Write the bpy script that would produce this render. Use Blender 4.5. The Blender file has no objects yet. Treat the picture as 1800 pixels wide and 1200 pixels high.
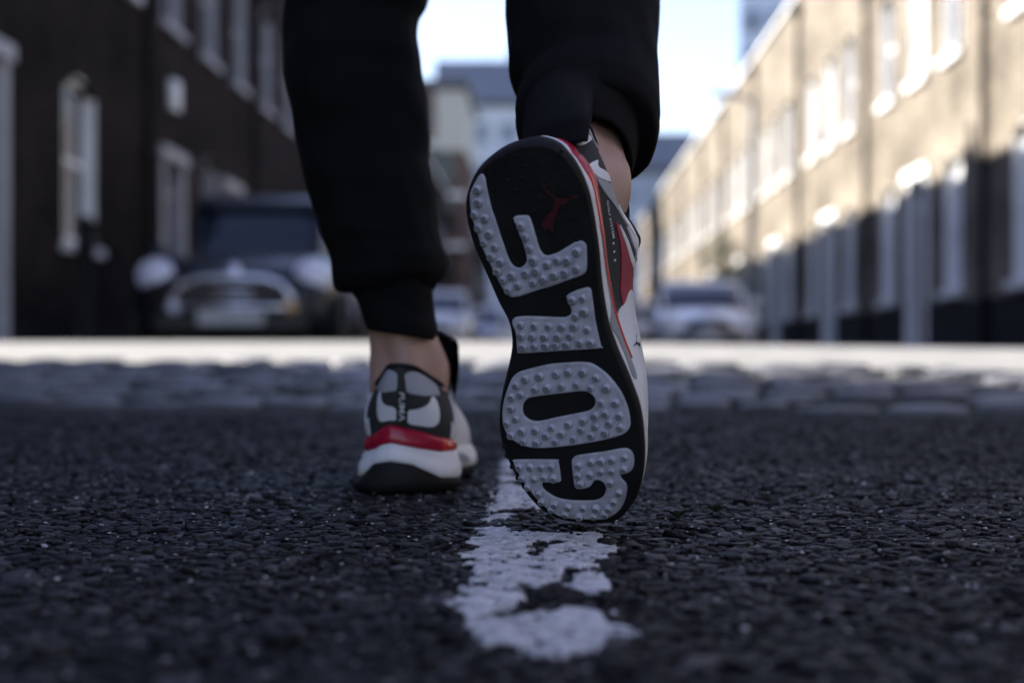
import bpy, bmesh, math, random
import numpy as np
from mathutils import Vector, Matrix, noise
from mathutils.geometry import delaunay_2d_cdt
random.seed(7); rng = np.random.default_rng(7)
SC = bpy.context.scene; COL = SC.collection
R = math.radians

# ------------------------------------------------------------------ camera, sky, sun, exposure
CAM_H = .13
cam = bpy.data.cameras.new('camera'); cam_o = bpy.data.objects.new('camera', cam); COL.objects.link(cam_o)
cam_o.location = (0, 0, CAM_H); cam_o.rotation_euler = (R(90), 0, 0)
cam.sensor_width = 36; cam.lens = 50; cam.shift_y = 20/1800.
cam.clip_start = .02; cam.clip_end = 2000
cam.dof.use_dof = True; cam.dof.focus_distance = 1.03; cam.dof.aperture_fstop = 3.8
SC.camera = cam_o
SUN_EL = 26.5
SUN_TO = Vector((-1, .4, 0)).normalized()
w = bpy.data.worlds.new('World'); SC.world = w; w.use_nodes = True
nt = w.node_tree; bg = nt.nodes['Background']
sky = nt.nodes.new('ShaderNodeTexSky'); sky.sky_type = 'NISHITA'; sky.sun_disc = False
sky.sun_elevation = R(SUN_EL); sky.sun_rotation = math.atan2(SUN_TO.x, SUN_TO.y)
sky.air_density = 1.0; sky.dust_density = .2; sky.ozone_density = 1.0
hs = nt.nodes.new('ShaderNodeHueSaturation'); hs.inputs['Saturation'].default_value = .9; hs.inputs['Hue'].default_value = .522
nt.links.new(sky.outputs[0], hs.inputs['Color']); nt.links.new(hs.outputs[0], bg.inputs[0]); bg.inputs[1].default_value = .083
sl = bpy.data.lights.new('sun', 'SUN'); sl.energy = 5; sl.angle = R(.5); sl.color = (1, .95, .87)
so = bpy.data.objects.new('sun', sl); COL.objects.link(so)
_d = Vector((SUN_TO.x*math.cos(R(SUN_EL)), SUN_TO.y*math.cos(R(SUN_EL)), math.sin(R(SUN_EL))))
so.rotation_euler = _d.to_track_quat('Z', 'Y').to_euler(); so.location = (-20, 8, 30)
SC.view_settings.view_transform = 'Standard'; SC.view_settings.look = 'None'
SC.view_settings.gamma = 1; SC.view_settings.use_curve_mapping = False
SC.view_settings.exposure = 2.1
SC.cycles.max_bounces = 6
try: SC.cycles.use_denoising = True
except Exception: pass

# ------------------------------------------------------------------ materials
MATS = {}
def mat(name, col, rough=.6, metal=0., spec=.5, var=.0, vscale=8., bump=0., bscale=60., col2=None, coat=0., sub=0., trans=0., sheen=0., island=0., bdist=.002, detail=6.):
    """one procedural principled material: base colour broken up by noise, fine relief by bump"""
    if name in MATS: return MATS[name]
    m = bpy.data.materials.new(name); m.use_nodes = True; t = m.node_tree; b = t.nodes['Principled BSDF']
    b.inputs['Roughness'].default_value = rough; b.inputs['Metallic'].default_value = metal
    b.inputs['Specular IOR Level'].default_value = spec
    b.inputs['Coat Weight'].default_value = coat; b.inputs['Coat Roughness'].default_value = .08
    b.inputs['Transmission Weight'].default_value = trans
    b.inputs['Sheen Weight'].default_value = sheen
    if sub: b.inputs['Subsurface Weight'].default_value = sub; b.inputs['Subsurface Radius'].default_value = (.01, .004, .002); b.inputs['Subsurface Scale'].default_value = 1
    tc = t.nodes.new('ShaderNodeTexCoord')
    c = (*col, 1)
    if var or col2:
        n = t.nodes.new('ShaderNodeTexNoise'); n.inputs['Scale'].default_value = vscale; n.inputs['Detail'].default_value = detail; n.inputs['Roughness'].default_value = .6
        t.links.new(tc.outputs['Object'], n.inputs['Vector'])
        r = t.nodes.new('ShaderNodeValToRGB'); r.color_ramp.elements[0].position = .3; r.color_ramp.elements[1].position = .7
        c2 = (*col2, 1) if col2 else tuple(min(1, x*(1+var)) for x in col)+(1,)
        c1 = c if col2 else tuple(x*(1-var) for x in col)+(1,)
        r.color_ramp.elements[0].color = c1; r.color_ramp.elements[1].color = c2
        t.links.new(n.outputs['Fac'], r.inputs['Fac']); last = r.outputs['Color']
        rr = t.nodes.new('ShaderNodeMapRange'); rr.inputs['To Min'].default_value = max(.03, rough-.12); rr.inputs['To Max'].default_value = min(1, rough+.12)
        t.links.new(n.outputs['Fac'], rr.inputs['Value']); t.links.new(rr.outputs['Result'], b.inputs['Roughness'])
        t.links.new(last, b.inputs['Base Color'])
    else: b.inputs['Base Color'].default_value = c
    if bump:
        n2 = t.nodes.new('ShaderNodeTexNoise'); n2.inputs['Scale'].default_value = bscale; n2.inputs['Detail'].default_value = 5
        t.links.new(tc.outputs['Object'], n2.inputs['Vector'])
        bp = t.nodes.new('ShaderNodeBump'); bp.inputs['Strength'].default_value = bump; bp.inputs['Distance'].default_value = bdist
        t.links.new(n2.outputs['Fac'], bp.inputs['Height']); t.links.new(bp.outputs['Normal'], b.inputs['Normal'])
    MATS[name] = m; return m
def brick_mat(name, c1, c2, mortar):
    if name in MATS: return MATS[name]
    m = bpy.data.materials.new(name); m.use_nodes = True; t = m.node_tree; b = t.nodes['Principled BSDF']
    tc = t.nodes.new('ShaderNodeTexCoord'); sp = t.nodes.new('ShaderNodeSeparateXYZ'); cb = t.nodes.new('ShaderNodeCombineXYZ')
    ad = t.nodes.new('ShaderNodeMath'); ad.operation = 'ADD'
    t.links.new(tc.outputs['Object'], sp.inputs[0]); t.links.new(sp.outputs[0], ad.inputs[0]); t.links.new(sp.outputs[1], ad.inputs[1])
    t.links.new(ad.outputs[0], cb.inputs[0]); t.links.new(sp.outputs[2], cb.inputs[1])
    br = t.nodes.new('ShaderNodeTexBrick'); br.inputs['Scale'].default_value = 1
    br.inputs['Brick Width'].default_value = .225; br.inputs['Row Height'].default_value = .075; br.inputs['Mortar Size'].default_value = .006
    br.inputs['Color1'].default_value = (*c1, 1); br.inputs['Color2'].default_value = (*c2, 1); br.inputs['Mortar'].default_value = (*mortar, 1)
    t.links.new(cb.outputs[0], br.inputs['Vector'])
    n = t.nodes.new('ShaderNodeTexNoise'); n.inputs['Scale'].default_value = .9; n.inputs['Detail'].default_value = 8
    t.links.new(tc.outputs['Object'], n.inputs['Vector'])
    mr = t.nodes.new('ShaderNodeMapRange'); mr.inputs['From Min'].default_value = .3; mr.inputs['From Max'].default_value = .7; mr.inputs['To Min'].default_value = .5; mr.inputs['To Max'].default_value = 1.55
    t.links.new(n.outputs['Fac'], mr.inputs['Value'])
    mx = t.nodes.new('ShaderNodeMix'); mx.data_type = 'RGBA'; mx.blend_type = 'MULTIPLY'; mx.inputs[0].default_value = 1
    oi = t.nodes.new('ShaderNodeObjectInfo'); m2 = t.nodes.new('ShaderNodeMapRange'); m2.inputs['To Min'].default_value = .78; m2.inputs['To Max'].default_value = 1.2; t.links.new(oi.outputs['Random'], m2.inputs['Value'])
    mm = t.nodes.new('ShaderNodeMath'); mm.operation = 'MULTIPLY'; t.links.new(mr.outputs['Result'], mm.inputs[0]); t.links.new(m2.outputs['Result'], mm.inputs[1])
    t.links.new(br.outputs['Color'], mx.inputs[6]); t.links.new(mm.outputs[0], mx.inputs[7]); t.links.new(mx.outputs[2], b.inputs['Base Color'])
    bp = t.nodes.new('ShaderNodeBump'); bp.inputs['Strength'].default_value = .6; bp.inputs['Distance'].default_value = .008; bp.invert = True
    t.links.new(br.outputs['Fac'], bp.inputs['Height']); t.links.new(bp.outputs['Normal'], b.inputs['Normal'])
    b.inputs['Roughness'].default_value = .95; b.inputs['Specular IOR Level'].default_value = .05
    MATS[name] = m; return m

# ------------------------------------------------------------------ object helpers
def tag(o, label=None, cat=None, group=None, kind=None):
    if label: o['label'] = label
    if cat: o['category'] = cat
    if group: o['group'] = group
    if kind: o['kind'] = kind
    return o
def empty(name, loc=(0, 0, 0), rz=0., parent=None):
    o = bpy.data.objects.new(name, None); COL.objects.link(o); o.location = loc; o.rotation_euler = (0, 0, rz); o.empty_display_size = .1
    if parent: o.parent = parent
    return o
def mesh_obj(name, V, F, m, parent=None, smooth=False, loc=None, M=None):
    me = bpy.data.meshes.new(name); me.from_pydata([tuple(map(float, v)) for v in V], [], [tuple(map(int, f)) for f in F]); me.update()
    if M is not None: me.transform(M)
    for mm in (m if isinstance(m, (list, tuple)) else [m]): me.materials.append(mm)
    if smooth: me.polygons.foreach_set('use_smooth', [True]*len(me.polygons))
    o = bpy.data.objects.new(name, me); COL.objects.link(o)
    if parent: o.parent = parent
    if loc is not None: o.location = loc
    return o
class MB:
    """collects boxes, tubes and lofts; build() links them as one mesh object"""
    def __init__(s): s.v = []; s.f = []
    def add(s, V, F):
        n = len(s.v); s.v += [tuple(v) for v in V]; s.f += [tuple(i+n for i in f) for f in F]; return s
    def box(s, x0, x1, y0, y1, z0, z1, c=0.):
        if c <= 0:
            V = [(x, y, z) for z in (z0, z1) for y in (y0, y1) for x in (x0, x1)]
            return s.add(V, [(0,2,3,1),(4,5,7,6),(0,1,5,4),(2,6,7,3),(0,4,6,2),(1,3,7,5)])
        bm = bmesh.new(); bmesh.ops.create_cube(bm, size=1)
        bmesh.ops.scale(bm, vec=(x1-x0, y1-y0, z1-z0), verts=bm.verts)
        bmesh.ops.translate(bm, vec=((x0+x1)/2, (y0+y1)/2, (z0+z1)/2), verts=bm.verts)
        bmesh.ops.bevel(bm, geom=bm.edges[:], offset=c, segments=2, affect='EDGES', profile=.7)
        bm.verts.index_update(); s.add([v.co[:] for v in bm.verts], [[v.index for v in f.verts] for f in bm.faces]); bm.free(); return s
    def loft(s, rings, closed=True, cap=True):
        k = len(rings[0]); V = [p for r in rings for p in r]; F = []
        for i in range(len(rings)-1):
            for j in range(k if closed else k-1):
                a = i*k+j; b = i*k+(j+1) % k
                F.append((a, b, b+k, a+k))
        if cap: F.append(tuple(range(k-1, -1, -1))); F.append(tuple((len(rings)-1)*k+j for j in range(k)))
        return s.add(V, F)
    def tube(s, pts, r, seg=8, cap=True):
        P = [Vector(p) for p in pts]; rings = []; up = Vector((0, 0, 1))
        for i, p in enumerate(P):
            d = (P[min(i+1, len(P)-1)]-P[max(i-1, 0)]).normalized()
            if abs(d.dot(up)) > .95: a = d.cross(Vector((0, 1, 0))).normalized()
            else: a = d.cross(up).normalized()
            b = d.cross(a); rr = r[i] if isinstance(r, (list, tuple)) else r
            rings.append([tuple(p+(a*math.cos(2*math.pi*k/seg)+b*math.sin(2*math.pi*k/seg))*rr) for k in range(seg)])
        return s.loft(rings, True, cap)
    def lathe(s, prof, seg=16, M=None, cap=True):
        rings = []
        for r, z in prof:
            ring = [Vector((r*math.cos(2*math.pi*k/seg), r*math.sin(2*math.pi*k/seg), z)) for k in range(seg)]
            rings.append([tuple(M @ v) if M is not None else tuple(v) for v in ring])
        return s.loft(rings, True, cap)
    def build(s, name, m, parent=None, smooth=False, loc=None, bevel=0.):
        o = mesh_obj(name, s.v, s.f, m, parent, smooth, loc)
        if bevel:
            b = o.modifiers.new('bevel', 'BEVEL'); b.width = bevel; b.segments = 2; b.limit_method = 'ANGLE'
        return o
def copy_tree(o, parent=None):
    c = o.copy(); COL.objects.link(c); c.parent = parent
    for ch in list(o.children): copy_tree(ch, c)
    return c
def inpoly(x, y, P):
    x = np.asarray(x); y = np.asarray(y); P = np.asarray(P); r = np.zeros(x.shape, bool); j = len(P)-1
    for i in range(len(P)):
        xi, yi = P[i]; xj, yj = P[j]
        c = ((yi > y) != (yj > y)) & (x < (xj-xi)*(y-yi)/((yj-yi)+1e-12)+xi)
        r ^= c; j = i
    return r
def cdt(poly, holes, pts):
    """triangles of a polygon with holes and inner points"""
    V = []; E = []
    for P in [poly]+holes:
        n = len(V); V += [Vector((float(a), float(b))) for a, b in P]; E += [(n+i, n+(i+1) % len(P)) for i in range(len(P))]
    V += [Vector((float(a), float(b))) for a, b in pts]
    r = delaunay_2d_cdt(V, E, [], 0, 1e-7)
    vo = np.array([v[:] for v in r[0]]); F = []
    tri = [f for f in r[2] if len(f) == 3]
    c = vo[np.array(tri)].mean(1)
    ok = inpoly(c[:, 0], c[:, 1], poly)
    for h in holes: ok &= ~inpoly(c[:, 0], c[:, 1], h)
    for f, k in zip(tri, ok):
        if k:
            a, b, d = vo[f[0]], vo[f[1]], vo[f[2]]
            if abs((b[0]-a[0])*(d[1]-a[1])-(b[1]-a[1])*(d[0]-a[0])) < 1e-12: continue
            if (b[0]-a[0])*(d[1]-a[1])-(b[1]-a[1])*(d[0]-a[0]) < 0: f = [f[0], f[2], f[1]]
            F.append(tuple(f))
    return vo, F
def inner_pts(poly, holes, step, margin):
    P = np.array(poly); a = np.arange(P[:, 0].min(), P[:, 0].max(), step); b = np.arange(P[:, 1].min(), P[:, 1].max(), step)
    X, Y = np.meshgrid(a, b); X = X.ravel()+step*.13; Y = Y.ravel()+step*.17; ok = inpoly(X, Y, P)
    for h in [P]+[np.array(h) for h in holes]:
        d = np.min(np.hypot(X[:, None]-h[None, :, 0], Y[:, None]-h[None, :, 1]), 1); ok &= d > margin
    for h in holes: ok &= ~inpoly(X, Y, np.array(h))
    return np.stack([X[ok], Y[ok]], 1)
def text_geo(txt):
    """flat outline of a word as triangles, height about 1"""
    c = bpy.data.curves.new('t', 'FONT'); c.body = txt; c.size = 1.4; c.align_x = 'CENTER'; c.align_y = 'CENTER'; c.resolution_u = 3; c.offset = .012
    o = bpy.data.objects.new('t', c); COL.objects.link(o); dg = bpy.context.evaluated_depsgraph_get(); me = o.evaluated_get(dg).to_mesh()
    V = np.array([v.co[:2] for v in me.vertices]); me.calc_loop_triangles(); F = [tuple(t.vertices) for t in me.loop_triangles]
    o.evaluated_get(dg).to_mesh_clear(); bpy.data.objects.remove(o); bpy.data.curves.remove(c)
    V = V-(V.max(0)+V.min(0))/2; V = V/(V[:, 1].max()-V[:, 1].min())
    return V, F

# ------------------------------------------------------------------ shoe and line outlines (millimetres / metres)
SHOE_R=[[0.91184, 0.18351, 0.36724], [-0.40674, 0.2823, 0.86883], [0.05577, -0.94161, 0.33206]]
SHOE_T=[0.00099, 0.92963, 0.26679]
OUTLINE=[(19.6,0.8),(9.2,0.0),(-2.9,1.2),(-13.1,4.5),(-22.6,9.5),(-31.3,15.9),(-38.6,24.2),(-43.8,33.9),(-46.0,42.9),(-46.7,53.3),(-45.5,65.1),(-43.0,77.0),(-40.2,87.9),(-37.1,100.0),(-34.0,112.2),(-30.6,121.1),(-29.8,130.1),(-30.9,139.0),(-34.3,149.1),(-39.3,160.5),(-45.3,173.4),(-50.0,186.4),(-52.9,198.3),(-53.7,207.7),(-53.2,215.9),(-52.0,227.3),(-49.6,239.0),(-45.9,250.5),(-41.9,260.0),(-36.4,269.0),(-29.0,275.8),(-19.4,280.2),(-9.0,281.9),(1.5,282.7),(12.5,282.1),(21.4,278.9),(29.2,272.4),(37.8,262.1),(45.0,248.6),(50.2,234.2),(53.3,220.6),(54.9,207.4),(55.5,194.6),(54.7,184.4),(52.7,174.2),(50.3,162.7),(47.2,151.3),(44.8,139.9),(43.0,127.4),(43.0,115.4),(43.5,102.7),(44.6,91.3),(46.0,78.9),(46.6,65.5),(46.7,52.1),(46.2,38.7),(43.6,27.4),(39.8,17.1),(34.4,8.8),(28.4,3.8)]
LET_F=[(-26.4,18.7),(-24.7,22.3),(-25.0,26.7),(-24.8,34.7),(-24.3,43.9),(-22.9,52.1),(-21.8,61.4),(-20.4,69.7),(-19.0,77.9),(-16.9,82.8),(-13.1,85.2),(-9.2,84.0),(-6.1,80.8),(-5.6,76.2),(-6.3,69.7),(-8.1,60.4),(-10.0,51.6),(-9.3,50.0),(-6.5,49.4),(0.5,50.1),(1.9,52.2),(3.0,59.1),(3.8,67.2),(4.9,74.2),(7.2,77.8),(10.7,78.4),(16.9,77.0),(24.6,73.7),(31.1,70.8),(34.6,70.6),(37.2,72.5),(37.7,76.0),(35.3,89.4),(33.0,92.7),(27.9,94.6),(20.4,96.3),(10.4,99.0),(-2.2,101.5),(-12.5,104.0),(-18.9,105.0),(-23.7,104.4),(-26.2,101.4),(-29.1,94.1),(-31.7,85.6),(-34.6,76.0),(-37.0,66.4),(-38.6,56.4),(-39.7,47.0),(-39.3,39.0),(-38.1,32.2),(-35.7,27.9),(-32.3,23.7),(-29.1,20.1)]
LET_L=[(-22.4,119.6),(10.9,121.9),(15.7,121.6),(19.1,119.5),(19.3,116.6),(18.3,111.2),(17.4,107.7),(19.2,106.1),(26.2,103.7),(33.5,102.5),(35.7,103.8),(35.8,106.2),(35.0,125.6),(35.2,134.3),(35.7,143.7),(34.9,145.3),(5.8,145.4),(-24.3,145.4),(-25.4,143.2),(-24.2,131.7)]
LET_O=[(22.1,154.6),(28.1,156.5),(34.7,161.9),(39.9,168.5),(44.6,177.6),(47.2,187.9),(47.4,198.2),(45.9,203.2),(42.1,207.0),(35.3,209.4),(21.9,212.2),(5.9,214.4),(-7.5,215.7),(-21.0,216.2),(-30.2,215.5),(-37.7,212.6),(-43.5,208.0),(-46.5,202.5),(-47.2,195.8),(-45.6,186.6),(-42.1,177.5),(-37.8,169.8),(-33.1,162.8),(-27.7,159.2),(-18.7,157.1),(-3.8,154.7),(10.6,154.2)]
LET_OI=[(-27.3,180.8),(-22.8,178.1),(-10.6,176.9),(2.7,175.9),(15.7,175.2),(21.3,176.5),(24.5,179.9),(24.9,183.7),(22.5,187.5),(18.2,189.9),(7.6,191.7),(-5.9,193.7),(-16.9,195.7),(-23.5,195.7),(-28.4,193.2),(-30.3,189.2),(-29.7,184.6)]
LET_G=[(-45.7,226.7),(-43.2,224.9),(-13.7,225.8),(-11.5,227.7),(-12.8,241.4),(-14.1,243.6),(-17.0,244.5),(-26.3,244.0),(-28.5,245.5),(-28.5,249.3),(-25.0,254.0),(-19.4,258.0),(-10.5,260.1),(1.4,260.7),(9.5,260.1),(15.0,257.1),(18.6,251.8),(19.0,246.5),(16.5,243.5),(12.6,243.1),(10.0,245.6),(7.3,248.5),(3.0,249.9),(-2.5,250.3),(-3.9,248.3),(-3.5,243.0),(-1.4,228.6),(-0.0,225.2),(4.1,222.9),(14.9,221.5),(25.5,220.4),(37.4,218.5),(41.8,218.9),(44.5,221.7),(44.9,227.1),(43.2,232.7),(40.8,236.1),(37.2,237.9),(34.0,238.1),(32.2,240.2),(32.8,243.1),(34.7,246.1),(34.3,251.3),(30.5,260.4),(25.1,268.3),(17.3,274.7),(9.7,278.0),(0.2,278.2),(-10.4,277.7),(-18.3,276.8),(-25.4,273.4),(-31.5,266.6),(-36.8,256.9),(-40.7,246.7),(-43.7,237.7),(-45.4,231.0)]
CAT=[(14.1,31.2),(16.2,31.0),(16.6,33.0),(17.9,35.8),(20.2,38.4),(23.0,40.8),(25.7,41.2),(29.0,41.0),(31.4,40.9),(33.6,39.9),(35.6,39.9),(37.7,41.3),(36.3,42.3),(33.5,42.4),(31.0,43.3),(29.1,44.6),(26.6,45.3),(24.4,46.1),(22.9,47.5),(21.8,50.4),(19.9,53.0),(18.1,55.1),(17.2,57.7),(16.8,60.4),(15.2,62.8),(14.1,62.1),(14.2,60.2),(12.9,59.9),(12.0,61.2),(10.3,60.6),(9.0,58.9),(8.3,57.3),(11.0,54.8),(12.6,52.6),(15.5,50.2),(18.4,48.2),(20.2,46.0),(20.7,43.4),(20.6,40.7),(17.6,37.3),(15.2,34.8)]
ST_F=[(-31.0,29.0),(-32.4,37.4),(-36.7,45.6),(-29.9,48.9),(-35.8,54.9),(-28.8,59.8),(-34.0,65.5),(-26.8,69.1),(-30.8,75.5),(-24.9,79.7),(-28.4,85.9),(-18.3,89.7),(-25.3,92.6),(-15.4,97.0),(-23.0,99.9),(-5.0,56.7),(-3.4,64.3),(-2.0,72.4),(-0.6,80.6),(0.1,88.2),(-7.7,89.1),(-3.6,96.1),(4.0,94.4),(8.6,84.3),(16.2,82.1),(23.5,82.9),(31.0,77.4),(12.2,92.1),(20.2,91.1),(28.6,88.9)]
ST_L=[(21.7,110.3),(29.3,109.7),(28.8,118.8),(22.3,121.8),(-18.9,125.1),(-8.9,126.1),(1.5,127.3),(10.9,128.3),(19.8,128.3),(28.5,131.4),(-20.0,132.7),(-11.8,133.6),(-2.9,134.4),(6.7,135.0),(15.7,134.9),(-20.1,140.9),(-11.8,140.8),(-3.4,140.7),(4.1,140.8),(11.8,141.0),(21.7,140.3),(29.6,140.8)]
ST_O=[(-30.9,168.5),(-23.1,164.0),(-12.1,162.6),(0.4,161.6),(9.6,160.8),(20.2,161.4),(28.9,166.0),(35.2,173.6),(39.6,184.6),(40.8,194.0),(39.7,202.6),(28.5,205.9),(18.0,207.7),(4.5,209.6),(-9.5,211.2),(-23.8,211.7),(-33.9,210.4),(-42.3,205.4),(-43.6,196.4),(-38.0,185.3),(-35.9,177.1),(-28.9,175.4),(-17.6,171.8),(-8.0,171.6),(2.6,170.7),(13.8,170.1),(23.6,173.0),(29.3,183.9),(31.1,192.1),(32.6,199.1),(23.2,193.3),(14.1,196.6),(2.6,198.8),(-10.5,200.9),(-22.8,202.3),(-33.4,202.6),(-36.2,193.2),(-15.6,206.6),(-3.8,205.6),(11.3,203.3),(22.0,201.1)]
ST_G=[(-41.6,230.4),(-33.1,230.6),(-24.7,230.9),(-16.9,230.8),(-41.8,239.5),(-32.6,240.6),(-24.8,239.3),(-17.5,240.1),(-39.5,247.1),(-32.4,253.4),(-32.7,260.2),(-23.1,262.7),(-13.4,265.3),(-2.2,266.3),(7.4,266.7),(17.2,266.9),(-27.0,267.5),(-17.4,271.8),(-7.4,274.4),(3.7,274.2),(12.7,272.2),(3.7,230.6),(13.8,227.9),(21.2,227.2),(29.4,226.4),(38.7,224.9),(1.3,238.3),(10.6,237.8),(19.0,235.6),(27.2,235.4),(36.1,234.2),(1.5,245.4),(24.0,244.7),(28.3,253.5),(22.4,261.1)]
ST_EDGE=[(-53.6,215.2),(-53.1,222.9),(-51.4,231.6),(-49.4,240.8),(-46.5,248.5),(-43.2,256.3),(-38.1,265.7)]

# ------------------------------------------------------------------ ground
SROT = -math.atan2(65, 2500)                           # the street runs 1.5 degrees right of the view
CS, SN = math.cos(SROT), math.sin(SROT)
def st2w(x, y, z=0.): return Vector((x*CS-y*SN, x*SN+y*CS, z))
def gz(X, Y):
    """road surface: level, a cobbled ramp, the crown of the cross street, level again"""
    X = np.asarray(X, float); Y = np.asarray(Y, float)
    v = Y+.2*X
    z = np.interp(v, [-50,2.95,3.05,3.95,5.0,6.0,6.6,7.3,8.5,10,11,600], [0,0,.006,.092,.130,.170,.180,.17,.10,.02,0,0])
    return z-.014*np.clip(X, 0, 2.5)*sstep(v, 3.0, 4.0)*(1-sstep(v, 8, 10))
def sstep(x, a, b):
    t = np.clip((x-a)/(b-a), 0, 1); return t*t*(3-2*t)
def sheet(name, xs, ys, zf, m, dz=0., kind='structure', skew=0.):
    X, Y = np.meshgrid(xs, ys); Y = Y-skew*np.clip(X, -60, 60); Z = zf(X, Y)+dz
    nx, ny = len(xs), len(ys)
    F = [(j*nx+i, j*nx+i+1, (j+1)*nx+i+1, (j+1)*nx+i) for j in range(ny-1) for i in range(nx-1)]
    o = mesh_obj(name, np.stack([X.ravel(), Y.ravel(), Z.ravel()], 1), F, m, None, True)
    return tag(o, kind=kind)
m_bitumen = mat('bitumen', (.006, .006, .007), .85, spec=.15, var=.4, vscale=90, bump=.6, bscale=400, bdist=.001)
m_asphalt = mat('asphalt', (.045, .045, .05), .8, var=.35, vscale=60, bump=.7, bscale=220, bdist=.004)
m_pale = mat('pale_worn_road', (.25, .245, .235), .9, spec=.1, var=.22, vscale=7, bump=.5, bscale=160, bdist=.004)
m_slab = mat('paving_stone', (.16, .16, .165), .8, var=.25, vscale=3, bump=.3, bscale=80)
def per_piece(m, lo, hi):
    t = m.node_tree; b = t.nodes['Principled BSDF']; src = b.inputs['Base Color'].links[0].from_socket
    oi = t.nodes.new('ShaderNodeObjectInfo'); mr = t.nodes.new('ShaderNodeMapRange'); mr.inputs['To Min'].default_value = lo; mr.inputs['To Max'].default_value = hi
    t.links.new(oi.outputs['Random'], mr.inputs['Value']); mx = t.nodes.new('ShaderNodeMix'); mx.data_type = 'RGBA'; mx.blend_type = 'MULTIPLY'; mx.inputs[0].default_value = 1
    t.links.new(src, mx.inputs[6]); t.links.new(mr.outputs['Result'], mx.inputs[7]); t.links.new(mx.outputs[2], b.inputs['Base Color'])
m_granite = mat('granite', (.125, .126, .145), .5, var=.55, vscale=22, bump=.6, bscale=240, bdist=.002, detail=9)
per_piece(m_granite, .3, 1.15)
xs = np.r_[-600, -200, -60, -20, -8, np.linspace(-5, 5, 41), 8, 20, 60, 200, 600]
ys = np.r_[-300, -60, -10, -2, 0, 1, 2, np.arange(2.4, 11.6, .1), 13, 16, 20, 30, 60, 120, 250, 600, 1200]
sheet('ground', xs, ys, lambda X, Y: gz(X, Y)-.004, m_asphalt, skew=0)
sheet('road', np.linspace(-30, 30, 121), np.linspace(4.06, 10.4, 80), gz, m_pale, .004, skew=.2)
sheet('asphalt_bed', np.linspace(-2.4, 2.4, 20), np.linspace(.2, 3.0, 20), lambda X, Y: 0*X, m_bitumen, .0)

# --- painted line outline (ground metres), traced piece by piece
PAINT = [[(-0.0285,1.0428),(-0.0112,1.0484),(-0.0062,1.0263),(0.0068,1.0156),(0.0268,1.0052),(0.0379,1.0156),(0.0555,1.0156),(0.0647,0.9898),(0.0634,0.9512),(0.0644,0.9198),(0.0542,0.9028),(0.0547,0.8824),(0.0499,0.8705),(0.0497,0.8478),(0.0405,0.8442),(0.0307,0.8515),(0.0258,0.8405),(0.0262,0.8193),(0.0234,0.7992),(0.0146,0.78),(0.0062,0.78),(0.0032,0.7959),(0.001,0.7863),(0.0052,0.7738),(0.0035,0.7443),(0.0019,0.7276),(-0.0038,0.7117),(-0.0111,0.694),(-0.023,0.689),(-0.0286,0.6915),(-0.0311,0.7065),(-0.0276,0.7143),(-0.034,0.7276),(-0.0326,0.7414),(-0.0289,0.7471),(-0.0345,0.7617),(-0.0289,0.7738),(-0.0233,0.7927),(-0.0297,0.7959),(-0.026,0.8125),(-0.0256,0.8333),(-0.0291,0.8553),(-0.0255,0.8705),(-0.03,0.8824),(-0.0361,0.9028),(-0.0297,0.9286),(-0.0278,0.9466),(-0.0338,0.9559),(-0.0314,0.9799),(-0.0239,0.9949),(-0.0278,1.0156)],[(0.0333,0.8333),(0.0426,0.8405),(0.0489,0.8333),(0.0516,0.8058),(0.0562,0.78),(0.0518,0.7617),(0.0442,0.7529),(0.0373,0.7558),(0.0297,0.7677),(0.0255,0.78),(0.0288,0.7992),(0.0314,0.8125)],[(-0.0247,0.6724),(-0.0156,0.689),(0.0,0.694),(0.0093,0.6964),(0.0152,0.7143),(0.0247,0.7117),(0.0363,0.7169),(0.0427,0.7117),(0.0464,0.6818),(0.0513,0.6633),(0.0577,0.6457),(0.054,0.6331),(0.0456,0.6331),(0.037,0.6171),(0.0293,0.6094),(0.0193,0.6019),(0.0111,0.5963),(0.0048,0.6),(-0.0016,0.6132),(-0.0116,0.621),(-0.0186,0.6331),(-0.0236,0.6544)],[(-0.0292,1.0955),(-0.018,1.1272),(0.0015,1.1444),(0.003,1.1272),(-0.0045,1.1143),(-0.0102,1.0955),(-0.0217,1.0833),(-0.0274,1.0833)],[(-0.0166,1.383),(0.0,1.4029),(0.0142,1.3356),(0.0233,1.25),(0.0285,1.189),(0.0188,1.1775),(0.0047,1.1719),(-0.0062,1.1607),(-0.0184,1.1498),(-0.0247,1.158),(-0.0206,1.189),(-0.0239,1.2342),(-0.0185,1.2581),(-0.0211,1.3176)],[(-0.0194,1.4552),(-0.015,1.5),(0.0,1.4773),(0.0019,1.4234),(-0.0132,1.413)],[(-0.016,1.7105),(0.0,1.7105),(0.002,1.5116),(-0.0183,1.5234),(-0.0163,1.625)]]
CRACK = [[(0.0068,0.9242),(0.0126,0.9466),(0.0234,0.975),(0.0341,0.9829),(0.0322,0.9653),(0.0176,0.942),(0.011,0.9198),(0.0148,0.8667),(0.0117,0.8784)],[(0.0034,0.859),(0.0181,0.8478),(0.0185,0.8391),(0.0057,0.8493)],[(0.0266,0.9969),(0.0343,0.9898),(0.0332,0.977),(0.0288,0.9829)]]
def fbm(x, y, s): return noise.noise(Vector((x*s, y*s, 3.7)))+.5*noise.noise(Vector((x*s*2.1, y*s*2.1, 9.1)))
def cellj(X, Y, o):
    return np.array([noise.cell(Vector(((a+.004*noise.noise(Vector((a*150, b*150, o))))*125+o, (b+.004*noise.noise(Vector((a*150, b*150, o+9))))*105, 0)))-.5 for a, b in zip(X.ravel(), Y.ravel())]).reshape(X.shape)
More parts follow.
